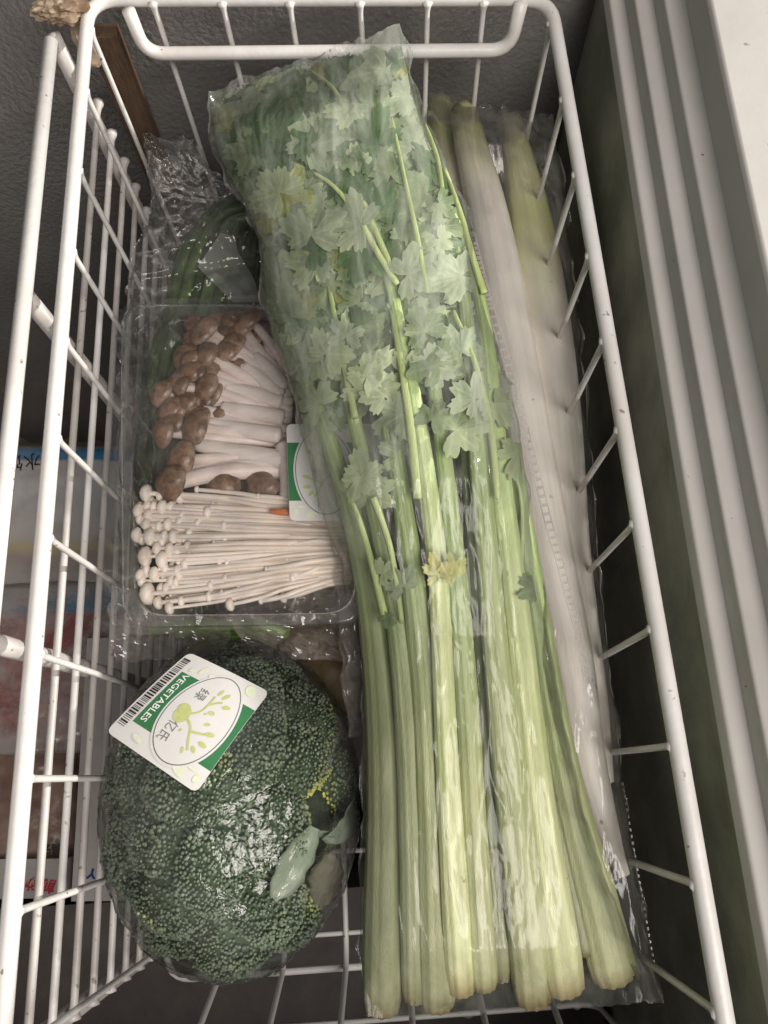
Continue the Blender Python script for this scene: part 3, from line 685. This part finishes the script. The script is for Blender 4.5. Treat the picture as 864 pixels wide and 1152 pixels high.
m_cap = mat('brown_cap', (0.10, 0.052, 0.030), (0.25, 0.15, 0.092), 170, 0.38, 0.5, 260, spec=.5, attr='col', coat=.15)
m_stemw = mat('mushroom_stem', (0.84, 0.76, 0.71), (0.76, 0.66, 0.60), 60, 0.4, 0.3, 200, sss=.2, attr='col', stretch=(1, 4, 1))
bc = thing('brown_mushroom_cluster', 'cluster of brown capped mushrooms in the upper half of the tray', 'mushrooms', at(260, 460, -.10))
caps = [(281, 358, 15), (284, 382, 13), (228, 375, 17), (254, 373, 15), (208, 400, 17), (232, 398, 13), (254, 391, 13), (269, 412, 17), (236, 418, 14), (203, 428, 16), (181, 442, 16),
        (238, 437, 14), (212, 455, 17), (245, 467, 12), (184, 486, 17), (219, 482, 20), (203, 517, 20), (191, 543, 21), (251, 544, 19), (292, 545, 17), (296, 372, 12), (262, 358, 12), (216, 470, 11), (300, 548, 13), (222, 420, 11), (190, 460, 12), (272, 398, 11)]
rr_ = random.Random(5)
for i in range(36):
    yy = rr_.uniform(362, 480); caps.append((rr_.uniform(215 - (yy - 362) * .25, 275 - (yy - 362) * .42), yy, rr_.uniform(12, 18)))
for i, (x, y, r) in enumerate(caps):
    big = 1 if (x, y) in ((251, 544), (292, 545), (300, 548)) else 0
    z = -0.074 - .009 * rr_.random() + (.003 if r > 18 else 0)
    p = at(x, y, z); R = px2m(r * 1.08, p)
    root = at(322 + rr_.uniform(-10, 8), 425 + (y - 350) * .55 + rr_.uniform(-6, 6), -.086)
    d = (p - root).normalized() if not big else Vector((-.3, .2, 1)).normalized()
    if y < 420: d = (d + Vector((-.1, rr_.uniform(-.3, .3), 1.3))).normalized()
    else: d = (d + Vector((0, -.1, .75 + .5 * rr_.random()))).normalized()
    st = MB()
    if not big:
        mid = (p + root) / 2 + Vector((0, .003 * rr_.uniform(-1, 1), .002))
        pts = spline([tuple(p - d * R * .2), tuple(mid), tuple(root)], 12)
        r0 = R * rr_.uniform(.27, .42); sweep(st, pts, [r0 * (1 + .35 * t / 11) for t in range(12)], 10, None, lambda t, a: (1.05, 1, 1) if t > .2 else (.95, .9, .88))
    else: sweep(st, [p - d * R * 1.2, p], R * .4, 8)
    so = st.build('mushroom', m_stemw, bc)
    # cap: flattened dome with curled rim
    cm = MB(); q = d.to_track_quat('Z', 'Y').to_matrix(); n = 16; prof_ = [(0, .62), (.3, .58), (.6, .44), (.85, .20), (1.0, -.06), (.97, -.20), (.8, -.22), (.4, -.12), (0, -.1)]
    vs = []; cols = []
    tone = rr_.uniform(.8, 1.25)
    for (a, h) in prof_:
        for j in range(n):
            th = 2 * math.pi * j / n; wob = 1 + .07 * math.sin(2 * th + i) + .04 * math.sin(3 * th + i * 2)
            vs.append(p + q @ Vector((math.cos(th) * a * R * wob, math.sin(th) * a * R * wob, h * R)))
            e = 1.0 + .35 * a * a if h > 0 else 1.6
            cols.append((tone * e, tone * e * (1 if h > 0 else 1.25), tone * e * (1 if h > 0 else 1.5)))
    fs = [(k * n + j, k * n + (j + 1) % n, (k + 1) * n + (j + 1) % n, (k + 1) * n + j) for k in range(len(prof_) - 1) for j in range(n)]
    cm.add(vs, fs, cols); cm.build('cap', m_cap, so)
# fat pale stems that show best
for i, pp in enumerate([[(222, 500, 17), (262, 508, 20), (305, 515, 22), (325, 520, 20)], [(212, 530, 13), (255, 524, 14), (300, 520, 14), (322, 517, 12)], [(235, 476, 15), (275, 484, 19), (315, 490, 20)],
                        [(250, 458, 14), (285, 464, 18), (318, 470, 18)], [(255, 435, 14), (288, 444, 18), (316, 452, 18)], [(276, 412, 14), (296, 428, 17), (316, 444, 17)], [(288, 400, 12), (305, 418, 18), (320, 436, 18)], [(322, 500, 26), (328, 530, 28), (326, 560, 24)]]):
    pts, rad = [], []
    for (x, y, wd) in spline(pp, 14): p = at(x, y, -.078); pts.append(p); rad.append(.5 * px2m(wd, p))
    mb = MB(); sweep(mb, pts, rad, 12, lambda a: (1, .85)); mb.build('mushroom_stem', m_stemw, bc)
# dark flat bed below; its colour stands for shade between the stems
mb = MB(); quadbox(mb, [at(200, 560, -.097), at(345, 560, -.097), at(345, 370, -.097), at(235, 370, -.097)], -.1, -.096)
mb.build('stem_bed', mat('stem_bed', (0.30, 0.19, 0.15), (0.16, 0.09, 0.06), 60, .7, .6, 90), bc)

ek = thing('enoki_cluster', 'bundle of thin white enoki mushrooms in the lower half of the tray', 'mushrooms', at(260, 620, -.10))
m_en = mat('enoki_flesh', (0.90, 0.83, 0.76), (0.85, 0.76, 0.68), 50, 0.38, 0.1, 200, sss=.25, attr='col')
en = []
for (x, y, r) in [(166, 555, 8), (157, 575, 7), (181, 558, 5), (184, 571, 7), (193, 570, 5), (168, 580, 6), (158, 584, 5), (166, 590, 6), (180, 592, 5), (190, 590, 6), (155, 602, 7), (170, 604, 8), (196, 604, 6), (178, 617, 6), (165, 626, 9), (184, 630, 8),
                  (192, 618, 6), (166, 641, 5), (175, 646, 7), (168, 668, 10), (179, 678, 6), (192, 684, 6), (222, 551, 4), (222, 558, 4), (206, 580, 5), (203, 587, 5), (224, 589, 5), (253, 592, 5), (235, 577, 6), (212, 615, 5), (209, 634, 5), (238, 659, 5),
                  (236, 671, 5), (250, 667, 4), (260, 680, 6), (294, 676, 4), (256, 633, 4), (241, 611, 3), (199, 655, 5), (205, 676, 5), (188, 662, 5), (214, 600, 5), (200, 642, 5), (186, 603, 5), (254, 650, 4), (291, 558, 3), (300, 640, 3), (174, 570, 5), (187, 640, 5)]:
    en.append((x, y, r, 0.0))
for i in range(26): en.append((rr_.uniform(156, 205), rr_.uniform(556, 676), rr_.uniform(5, 7.5), rr_.uniform(.2, .7)))
for i in range(110):
    en.append((rr_.uniform(165, 330), rr_.uniform(560, 678), rr_.uniform(2.6, 5.0), rr_.uniform(.25, 1)))
iv, iff = ico(1, 2)
for i, (x, y, r, dep) in enumerate(en):
    f = (y - 550) / 140; z = -.0705 - .008 * dep - .006 * abs(f - .5) - (.0 if r > 5 else .001)
    p = at(x, y, z); R = px2m(r * (1.32 if r > 4.5 else 1.1), p)
    yr = 572 + 84 * f + rr_.uniform(-4, 4); rx = rr_.uniform(392, 404)
    rt = at(rx, yr, -.080 - .006 * dep); bend = rr_.uniform(-3, 3)
    mx_, my_ = (x + rx) / 2, (y + yr) / 2 + bend + (y - yr) * -.08
    rs = px2m(rr_.uniform(2.4, 3.6), p)
    pts = spline([tuple(p), tuple(at(x * .75 + rx * .25, y * .77 + yr * .23 + bend * .6, z + .0005)), tuple(at(mx_, my_, z + .0005 - .002)), tuple(rt)], 14)
    t = rr_.uniform(.86, 1.06); mb = MB()
    sweep(mb, pts, [rs * (.8 + .35 * k / 13) for k in range(14)], 6, None, lambda tt, a, t=t: (t, t * .985 ** (tt * 6), t * .97 ** (tt * 6)))
    so = mb.build('enoki', m_en, ek)
    dd = (Vector(pts[0]) - Vector(pts[1])).normalized(); q = dd.to_track_quat('Z', 'Y').to_matrix()
    mb = MB(); mb.add([p + q @ Vector((v.x * R, v.y * R, v.z * R * (.85 if v.z > 0 else .45))) for v in iv], iff, [(1.08, 1.06, 1.04)] * len(iv)); mb.build('cap', m_en, so)
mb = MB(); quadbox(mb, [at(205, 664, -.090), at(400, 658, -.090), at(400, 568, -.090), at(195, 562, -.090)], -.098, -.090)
mb.build('stem_bed', mat('enoki_base', (0.62, 0.46, 0.36), (0.50, 0.36, 0.27), 60, .7, .6, 90, stretch=(.5, 4, 1)), ek)
mb = MB(); sweep(mb, [at(304, 575, -.068), at(318, 576, -.068), at(330, 576, -.068)], [.0015, .0025, .0022], 8, lambda a: (1, .6))
o = mb.build('orange_piece', mat('orange_skin', (.70, .20, .04), (.55, .13, .03), 60, .4), None); tag(o, 'small orange piece poking from under the green and white sticker', 'orange piece')

# ================================================================= stickers
doodle = mat('print_olive', (0.42, 0.47, 0.16), (0.50, 0.52, 0.24), 300, .4); dgreen = mat('print_green', (0.035, 0.15, 0.06), (0.045, 0.18, 0.075), 60, .3)
paper = mat('sticker_paper', (0.66, 0.65, 0.63), (0.60, 0.59, 0.57), 25, .3); grey = mat('print_grey', (0.16, 0.17, 0.17), None, rough=.4); pale = mat('print_pale_green', (.60, .65, .45), (.68, .70, .58), 200, .4)
def sticker(parent, P, full=True):
    """P(u, v, lift) gives the point on the sticker; u along its barcode edge, v across; the sheet has a little thickness"""
    def sheet(name, poly_uv, m, lift, n=1):
        c = (sum(p[0] for p in poly_uv) / len(poly_uv), sum(p[1] for p in poly_uv) / len(poly_uv)); rings = 5; mb = MB(); vs = [P(c[0], c[1], lift)]; fs = []; Kn = len(poly_uv)
        for r in range(1, rings + 1):
            for q in poly_uv: vs.append(P(c[0] + (q[0] - c[0]) * r / rings, c[1] + (q[1] - c[1]) * r / rings, lift))
        for j in range(Kn): fs.append((0, 1 + j, 1 + (j + 1) % Kn))
        for r in range(rings - 1):
            b = 1 + r * Kn
            for j in range(Kn): fs.append((b + j, b + Kn + j, b + Kn + (j + 1) % Kn, b + (j + 1) % Kn))
        mb.add(vs, fs); return mb
    def rect(u0, u1, v0, v1, rc=0.0, k=10):
        pts = []
        cor = [(u0, v0), (u1, v0), (u1, v1), (u0, v1)]
        if rc: 
            pp = rounded([Vector((a, b, 0)) for a, b in cor], rc, True, 6); cor = [(p.x, p.y) for p in pp]
        n_ = len(cor)
        for i in range(n_):
            a, b = cor[i], cor[(i + 1) % n_]; L_ = math.dist(a, b); kk = max(1, int(L_ / .08))
            for t in range(kk): pts.append((a[0] + (b[0] - a[0]) * t / kk, a[1] + (b[1] - a[1]) * t / kk))
        return pts
    def ell(cu, cv, a, b, n=48, rot=0): return [(cu + a * math.cos(t) * math.cos(rot) - b * math.sin(t) * math.sin(rot), cv + a * math.cos(t) * math.sin(rot) + b * math.sin(t) * math.cos(rot)) for t in [2 * math.pi * i / n for i in range(n)]]
    st = sheet('sticker', rect(0, 1, 0, 1, .07), paper, 0).build('sticker', paper, parent)
    def pr(name, poly, m, lift): return sheet(name, poly, m, lift).build(name, m, st)
    pr('green_band', rect(.20, .80, .13, .998), dgreen, .00012)
    pr('oval_rim', ell(.5, .605, .465, .335), paper, .00022); pr('oval_line', ell(.5, .605, .442, .317), grey, .00032); pr('oval', ell(.5, .605, .432, .307), paper, .00042)
    # barcode
    if full:
        rb = random.Random(3); mb = MB(); u = .12
        while u < .93:
            wd = rb.choice([.006, .006, .011, .017]); 
            for k in (0,): mb.add([P(u, .02, .0002), P(u + wd, .02, .0002), P(u + wd, .105, .0002), P(u, .105, .0002)], [(0, 1, 2, 3)])
            u += wd + rb.choice([.006, .009, .014])
        mb.build('barcode', ink['black'], st, False)
        text('VEGETABLES', 'lettering', ink['white'], st, None, 0, 0, 0, .01, 0, lambda x, y: P(.52 - x * .098, .198 + y * .092, .00025))
        text('绿', 'lettering', grey, st, None, 0, 0, 0, .0, 0, lambda x, y: P(.70 - x * .12, .47 + y * .12, .0006))
        text('亿氏', 'lettering', grey, st, None, 0, 0, 0, .0, 0, lambda x, y: P(.29 - x * .10, .45 + y * .12, .0006))
    # apple, branches and leaves in the oval
    pr('apple', ell(.47, .46, .085, .075, 24), doodle, .0006); pr('apple', ell(.52, .44, .05, .06, 20), doodle, .00065)
    mb = MB()
    for br_ in ([(.49, .50), (.56, .58), (.64, .60), (.74, .60)], [(.47, .50), (.42, .60), (.33, .66), (.24, .72)], [(.64, .60), (.70, .66), (.72, .70)], [(.38, .63), (.40, .70), (.42, .76)]):
        q = spline(br_, 10)
        for i in range(9):
            (a, b), (c2, d2) = q[i], q[i + 1]; L_ = math.dist((a, b), (c2, d2)); nx, ny = -(d2 - b) / L_ * .010, (c2 - a) / L_ * .010
            mb.add([P(a - nx, b - ny, .0006), P(a + nx, b + ny, .0006), P(c2 + nx, d2 + ny, .0006), P(c2 - nx, d2 - ny, .0006)], [(0, 1, 2, 3)])
    mb.build('branches', doodle, st, False)
    for (a, b, s1, s2, r_) in [(.79, .62, .035, .018, .2), (.78, .69, .04, .02, .6), (.70, .76, .04, .02, 1.3), (.60, .68, .035, .018, 1.5), (.50, .72, .03, .015, 1.2), (.44, .80, .045, .02, 1.3), (.34, .80, .045, .02, 1.7), (.27, .76, .035, .017, 2.2), (.22, .68, .03, .014, 2.6), (.35, .55, .015, .012, 0), (.57, .64, .012, .012, 0)]:
        pr('leaf_print', ell(a, b, s1, s2, 14, r_), doodle, .0006)
    for (a, b, s1, s2, r_) in [(.90, .30, .05, .02, .5), (.88, .42, .02, .035, .2), (.92, .62, .012, .04, 0), (.93, .84, .045, .06, .4), (.86, .20, .03, .02, 1), (.10, .28, .025, .06, .3), (.12, .45, .03, .012, .8), (.09, .62, .03, .02, .2), (.07, .76, .035, .07, .4), (.14, .86, .012, .05, 0), (.09, .93, .035, .03, .2)]:
        pr('vegetable_print', ell(a, b, s1, s2, 16, r_), pale, .00025)
    return st
# on the tray: half hidden by the celery bag
TSa, TSb, TSc = at(326, 586, -.0615), at(322, 477, -.0615), at(432, 586, -.0615)
def Pt(u, v, lift): 
    # seen from above the tray sticker's band runs up the photo: u down->up along its left edge
    p = TSa + (TSb - TSa) * v + (TSc - TSa) * u; return Vector((p.x, p.y, p.z + lift))
def Pt2(u, v, lift):
    p = TSa + (TSb - TSa) * u + (TSc - TSa) * (v); return Vector((p.x, p.y, p.z + lift))
sticker(cf_, lambda u, v, l: Pt2(u, 1 - v, l), full=False)

# ================================================================= broccoli
BC = at(262, 900, -.118); BA, BBr, BCz = .077, .096, .070
br_t = thing('broccoli', 'large dark green broccoli head with tight buds in the lower left of the basket', 'broccoli', BC - Vector((0, 0, .06)))
lob = []
GA = math.pi * (3 - 5 ** .5)
for i in range(26):
    zz = 1 - i / 25 * 1.25
    if zz < -.3: continue
    r = math.sqrt(max(0, 1 - zz * zz)); th = GA * i; lob.append((Vector((math.cos(th) * r, math.sin(th) * r, zz)) + Vector((math.sin(i * 5.1), math.cos(i * 3.7), 0)) * .14).normalized())
GAP = (at(362, 915, -.09) - BC); GAP = Vector((GAP.x / BA, GAP.y / BBr, GAP.z / BCz)).normalized()
GAP2 = (at(385, 985, -.10) - BC); GAP2 = Vector((GAP2.x / BA, GAP2.y / BBr, GAP2.z / BCz)).normalized()
def bsurf(d):
    best = sorted(((d - l).length, k) for k, l in enumerate(lob))[:2]
    e = best[0][0]; k = best[0][1]; gapw = math.exp(-((d - GAP).length / .20) ** 2) + math.exp(-((d - GAP2).length / .22) ** 2)
    edge = (best[1][0] - best[0][0])
    rad = 0.775 + .185 * math.exp(-(e / .37) ** 2) + .06 * min(1, edge / .12) - .26 * gapw + .02 * noise.noise(d * 3.2)
    return Vector((d.x * BA, d.y * BBr, d.z * BCz)) * rad, k, gapw, edge
m_bud = mat('broccoli_bud', (0.165, 0.225, 0.15), (0.245, 0.31, 0.205), 70, 0.5, 0.3, 900, attr='col', spec=.4)
m_flo = mat('broccoli_floret', (0.03, 0.06, 0.025), (0.06, 0.10, 0.04), 120, .7, .6, 500, attr='col')
fl = {k: MB() for k in range(len(lob))}; bd = {k: MB() for k in range(len(lob))}
bv, bf = ico(1, 1)
NB = 12500; rb = random.Random(9)
for i in range(NB):
    zz = 1 - 1.42 * (i + .5) / NB; r = math.sqrt(max(0, 1 - zz * zz)); th = GA * i
    d = Vector((math.cos(th) * r, math.sin(th) * r, zz)); d = (d + Vector((rb.gauss(0, .006), rb.gauss(0, .006), rb.gauss(0, .006)))).normalized()
    p, k, gw, edge = bsurf(d)
    if gw > .38: continue
    s = rb.choice((.8, 1, 1, 1.25)) * rb.uniform(.00090, .00140) * (1.0 + .35 * noise.noise(d * 5 + Vector((3, 0, 0))))
    p = BC + p + d * rb.gauss(0, .0006) - d * (.0016 if edge < .03 else 0)
    t = rb.uniform(.75, 1.3); yl = min(1, max(0, gw * 3.2 - .12)) ** 1.1 + max(0, noise.noise(d * 4) - .35)
    if d.x > .75 and rb.random() < .3: yl += .3
    c = (t * (1 + 1.7 * yl), t * (1 + 1.15 * yl), t * (1 - .2 * yl))
    bd[k].add([p + v * s * (1 if v.dot(d) > 0 else .7) for v in bv], bf, [c] * len(bv))
# solid floret surfaces below the buds
NU, NV = 120, 60; sv = {}
grid = [[None] * (NU) for _ in range(NV + 1)]
for i in range(NV + 1):
    ph = math.pi * .80 * i / NV
    for j in range(NU):
        th = 2 * math.pi * j / NU; d = Vector((math.sin(ph) * math.cos(th), math.sin(ph) * math.sin(th), math.cos(ph)))
        p, k, gw, e = bsurf(d); grid[i][j] = (BC + p * .975, k, gw)
for i in range(NV):
    for j in range(NU):
        a, b, c, d_ = grid[i][j], grid[i + 1][j], grid[i + 1][(j + 1) % NU], grid[i][(j + 1) % NU]
        col = (1, 1, 1) if a[2] < .3 else (.35, .4, .3)  # gap faces coloured darker to stand for shade in the crevice
        fl[a[1]].add([a[0], b[0], c[0], d_[0]], [(0, 1, 2, 3)], [col] * 4)
for k in range(len(lob)):
    if not fl[k].v: continue
    f_ = fl[k].build('floret', m_flo, br_t, False)
    if bd[k].v: bd[k].build('buds', m_bud, f_, True, kind='stuff')
mb = MB(); sweep(mb, [BC + Vector((0, 0, -.02)), BC + Vector((.002, 0, -.10))], [.03, .018], 16); mb.build('stem', mat('broccoli_stem', (.28, .36, .16), (.2, .28, .1), 40, .5), br_t)
m_bl = mat('broccoli_leaf', (0.21, 0.27, 0.19), (0.28, 0.33, 0.25), 60, .4, .4, 200)
def onhead(x, y, k=1.0):
    """where the view line through a photo pixel meets the head swollen by k"""
    o_ = Vector((0, 0, CAM_H)); d = (at(x, y, -.05) - o_).normalized(); S = Vector((BA, BBr, BCz)) * k
    O = Vector(((o_ - BC).x / S.x, (o_ - BC).y / S.y, (o_ - BC).z / S.z)); D = Vector((d.x / S.x, d.y / S.y, d.z / S.z))
    a = D.dot(D); b = 2 * O.dot(D); c_ = O.dot(O) - 1; disc = b * b - 4 * a * c_
    if disc < 0: return at(x, y, BC.z)
    return o_ + d * ((-b - math.sqrt(disc)) / (2 * a))
def blade(pp, m, k=1.0, seed=0, name='leaf'):
    """ragged leaf blade lying on the head along photo pixels (x, y, width)"""
    S = spline(pp, 26); nw = 8; top = []; bot = []
    for i, (x, y, wd) in enumerate(S):
        x2, y2, _ = S[min(i + 1, 25)]; x1, y1, _ = S[max(i - 1, 0)]; L_ = math.hypot(x2 - x1, y2 - y1) or 1
        nx, ny = -(y2 - y1) / L_, (x2 - x1) / L_
        for j in range(nw + 1):
            u = j / nw * 2 - 1; e = wd * .5 * u * (1 + .28 * noise.noise(Vector((i * .33, u * .6, seed))))
            p = onhead(x + nx * e, y + ny * e, k); n_ = (p - BC).normalized()
            q = p + n_ * (.0012 * noise.noise(Vector((i * .25, u * 1.3, seed + 5))) + .0016 * u * u - .0012 * max(0, 1 - abs(u) * 5)); top.append(q); bot.append(q - n_ * .0006)
    Wd = nw + 1; T = len(top); mb = MB(); fs = []
    for i in range(25):
        for j in range(nw):
            a = i * Wd + j; fs.append((a, a + 1, a + Wd + 1, a + Wd)); a += T; fs.append((a, a + Wd, a + Wd + 1, a + 1))
    for i in range(25):
        for j in (0, nw): a = i * Wd + j; fs.append((a, a + Wd, a + Wd + T, a + T))
    mb.add(top + bot, fs); return mb.build(name, m, br_t)
m_dk = mat('dark_leaf', (.035, .07, .055), (.06, .11, .08), 60, .4, .4, 200); m_wi = mat('withered_leaf', (.11, .10, .075), (.16, .15, .10), 60, .6, .5, 100)
blade([(372, 960, 10), (368, 980, 34), (362, 1000, 34), (356, 1018, 8)], m_wi, 1.0, 4)
blade([(352, 930, 12), (342, 950, 30), (332, 968, 34), (322, 986, 32), (312, 1000, 22), (306, 1010, 6)], m_bl, 1.015, 1)
blade([(364, 945, 8), (376, 940, 16), (388, 930, 20), (397, 914, 18), (401, 895, 10), (402, 882, 4)], m_bl, 1.0, 2)
blade([(322, 939, 4), (338, 938, 7), (355, 937, 8), (372, 938, 6), (382, 936, 4)], m_bl, .975, 3, 'leaf_stem')
# cling wrap over the broccoli
wrap_m = film('broccoli_wrap_film', (0.02, 0.17), 26, 0.07, 0.9, 150, gl=1.2, pos=(.45, .75), bdist=.0012, hazecol=(.62, .66, .64))
wt = thing('broccoli_wrap', 'tight clear plastic wrap over the broccoli carrying a green and white vegetable sticker', 'plastic wrap', BC)
mb = MB(); NU, NV = 180, 90; vs = []; fs = []
for i in range(NV + 1):
    ph = math.pi * .86 * i / NV
    for j in range(NU):
        th = 2 * math.pi * j / NU; d = Vector((math.sin(ph) * math.cos(th), math.sin(ph) * math.sin(th), math.cos(ph)))
        q = d * 5 + Vector((2, 7, 1)); a = noise.noise(q); a2 = noise.noise(q * 2.4)
        rr = 1.04 + .016 * max(0, 1 - abs(a) * 3) ** 2 + .010 * max(0, 1 - abs(a2) * 3) ** 2 + .006 * noise.noise(d * 14)
        if math.sin(ph) > .8: rr += .03 * max(0, math.sin(th * 1.0)) ** 3
        vs.append(BC + Vector((d.x * BA, d.y * BBr, d.z * BCz)) * rr)
for i in range(NV):
    for j in range(NU): fs.append((i * NU + j, (i + 1) * NU + j, (i + 1) * NU + (j + 1) % NU, i * NU + (j + 1) % NU))
mb.add(vs, fs); mb.build('wrap_sheet', wrap_m, wt)
def hit(x, y):
    """point where the view line through photo pixel (x, y) meets the wrapped head (or its tangent plane near the rim)"""
    o_ = Vector((0, 0, CAM_H)); d = (at(x, y, -.05) - o_).normalized(); S = Vector((BA, BBr, BCz)) * 1.075
    O = Vector(((o_ - BC).x / S.x, (o_ - BC).y / S.y, (o_ - BC).z / S.z)); D = Vector((d.x / S.x, d.y / S.y, d.z / S.z))
    a = D.dot(D); b = 2 * O.dot(D); c_ = O.dot(O) - 1; disc = b * b - 4 * a * c_
    if disc < 0: return None
    return o_ + d * ((-b - math.sqrt(disc)) / (2 * a))
A0 = hit(213, 734) ; c0 = hit(302, 780); d0 = hit(219, 890); 
pc = hit(215, 815); nrm = Vector((((pc - BC).x) / BA ** 2, ((pc - BC).y) / BBr ** 2, ((pc - BC).z) / BCz ** 2)).normalized()
nrm = (nrm + Vector((.12, 0, .9))).normalized()
def onplane(x, y):
    o_ = Vector((0, 0, CAM_H)); d = (at(x, y, -.05) - o_).normalized(); base = pc + Vector((0, 0, .0025))
    return o_ + d * ((base - o_).dot(nrm) / d.dot(nrm))
SA, SB, SC, SD = onplane(118, 822), onplane(212, 733), onplane(303, 778), onplane(220, 892)   # left, top, right, bottom
def Pb(u, v, lift):
    p = (SA * (1 - u) + SB * u) * (1 - v) + (SD * (1 - u) + SC * u) * v
    bend = -.0045 * ((u - .5) ** 2 * 2.0 + (v - .5) ** 2 * 2.4) - .002 * max(0, .3 - u)
    return p + nrm * (bend + .0036 + lift)
sticker(wt, Pb)

# ================================================================= chives and loose bags
m_chive = mat('green_stem', (0.085, 0.15, 0.06), (0.14, 0.22, 0.085), 60, .35, .3, 200, attr='col', sss=.05)
for i in range(8):
    o_ = i * 13; z = -.098 - .004 * (i % 3)
    pp = [(150 + o_ * .9, 690, 14), (154 + o_ * .9, 560, 15), (168 + o_ * .9, 430, 16), (193 + o_, 338, 17), (206 + o_ * .95, 290, 17), (228 + o_ * .8, 252, 16), (256 + o_ * .7, 228 + o_ * .42, 15), (300 + o_ * .3, 210 + o_ * .75, 13)]
    pts, rad = [], []
    for (x, y, wd) in spline(pp, 40): p = at(x, y, z); pts.append(p); rad.append(.42 * px2m(wd, p))
    t_ = (.9, 1.25, .7, 1.5, 1.1, .8, .6, .5)[i]
    mb = MB(); sweep(mb, pts, rad, 10, None, lambda t, a, t_=t_: (t_ * (.80 - .40 * t) * (1 + .3 * math.sin(a * 3)), t_ * (.72 - .28 * t) * (1 + .3 * math.sin(a * 3)), t_ * (.66 - .18 * t)))
    o = mb.build('garlic_scape', m_chive, None)
    tag(o, ['outermost curved green stem in the bag behind the tray', 'second curved green stem from the outer side', 'third curved green stem, darker, from the outer side', 'palest curved green stem in the middle of the bunch', 'curved green stem just inside the palest one', 'curved green stem crossed by the white strip',
            'dark curved green stem close to the celery bag', 'innermost curved green stem against the celery bag'][i], 'green stem', 'curved green stems behind the tray')
strip_m = film('white_strip', (0.38, 0.50), 20, .3, .2, 40, hazecol=(.72, .74, .70))
mb = MB(); sh = [(248, 262), (264, 266), (268, 284), (285, 312), (294, 340), (262, 340), (222, 300)]
zz = -.088; mb.add([at(x, y, zz) for x, y in sh], [tuple(range(len(sh)))])
o = mb.build('paper_band', strip_m, None, False); tag(o, 'translucent white band lying across the curved green stems', 'band')
scr = film('scape_bag_film', (0.02, 0.16), 26, 0.12, .7, 50, gl=1.0, pos=(.40, .68), bdist=.002, hazecol=(.66, .62, .60))
o = pouch('stem_bag', [(160, 150), (165, 195), (168, 240), (150, 290), (140, 345), (134, 420), (130, 560), (132, 705)], [(215, 158), (250, 200), (300, 205), (320, 250), (330, 330), (340, 420), (350, 560), (360, 700)],
          lambda v: -.098 + .012 * (1 - v) * (v < .5), lambda u, v: .018 if v < .42 else .012, scr, 50, 110, .006, (55, 45), 14, depth=.9, ridge=.9, edge_wr=.006)
tag(o, 'loose crumpled clear bag around the curved green stems', 'plastic bag')
flapm = film('loose_film', (0.10, 0.34), 24, .12, .9, 60, gl=1.5, pos=(.38, .66), hazecol=(.66, .60, .58), stretch=(1, .5, 1))
flap('loose_film', [(372, 600), (412, 600), (410, 830), (392, 830)], -.066, -.095, flapm, 'crumpled clear film between the tray and the celery bag', 30, .004, 90, 2)
flap('loose_film', [(250, 690), (408, 650), (408, 745), (290, 740)], -.085, -.10, flapm, 'clear film hanging off the near edge of the mushroom tray', 30, .006, 70, 5)
flap('loose_film', [(120, 655), (260, 700), (255, 740), (130, 745)], -.088, -.10, flapm, 'clear film tucked under the near left corner of the tray', 30, .005, 70, 8)
# dim vegetables deep in the basket
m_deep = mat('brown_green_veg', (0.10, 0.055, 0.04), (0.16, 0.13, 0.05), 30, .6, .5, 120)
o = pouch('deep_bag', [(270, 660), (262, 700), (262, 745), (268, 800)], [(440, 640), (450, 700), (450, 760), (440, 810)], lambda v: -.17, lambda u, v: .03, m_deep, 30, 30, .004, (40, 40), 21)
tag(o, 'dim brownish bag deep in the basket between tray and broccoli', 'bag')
for i in range(4):
    mb = MB(); pts = [at(170 + 30 * i, 708 + 3 * i, -.125), at(205 + 28 * i, 702, -.118), at(245 + 26 * i, 712, -.125)]
    sweep(mb, [Vector(p) for p in spline([tuple(p) for p in pts], 10)], .0055, 8, None, lambda t, a: (1.6, 1.5, .8)); o = mb.build('green_stalk', m_chive, None)
    tag(o, ['short yellow green stalk under the near left corner of the tray', 'short green stalk under the near tray edge, just right of the corner one', 'short green stalk in the middle under the near tray edge', 'short green stalk under the near tray edge closest to the celery'][i], 'green stalk', 'green stalks under the tray')
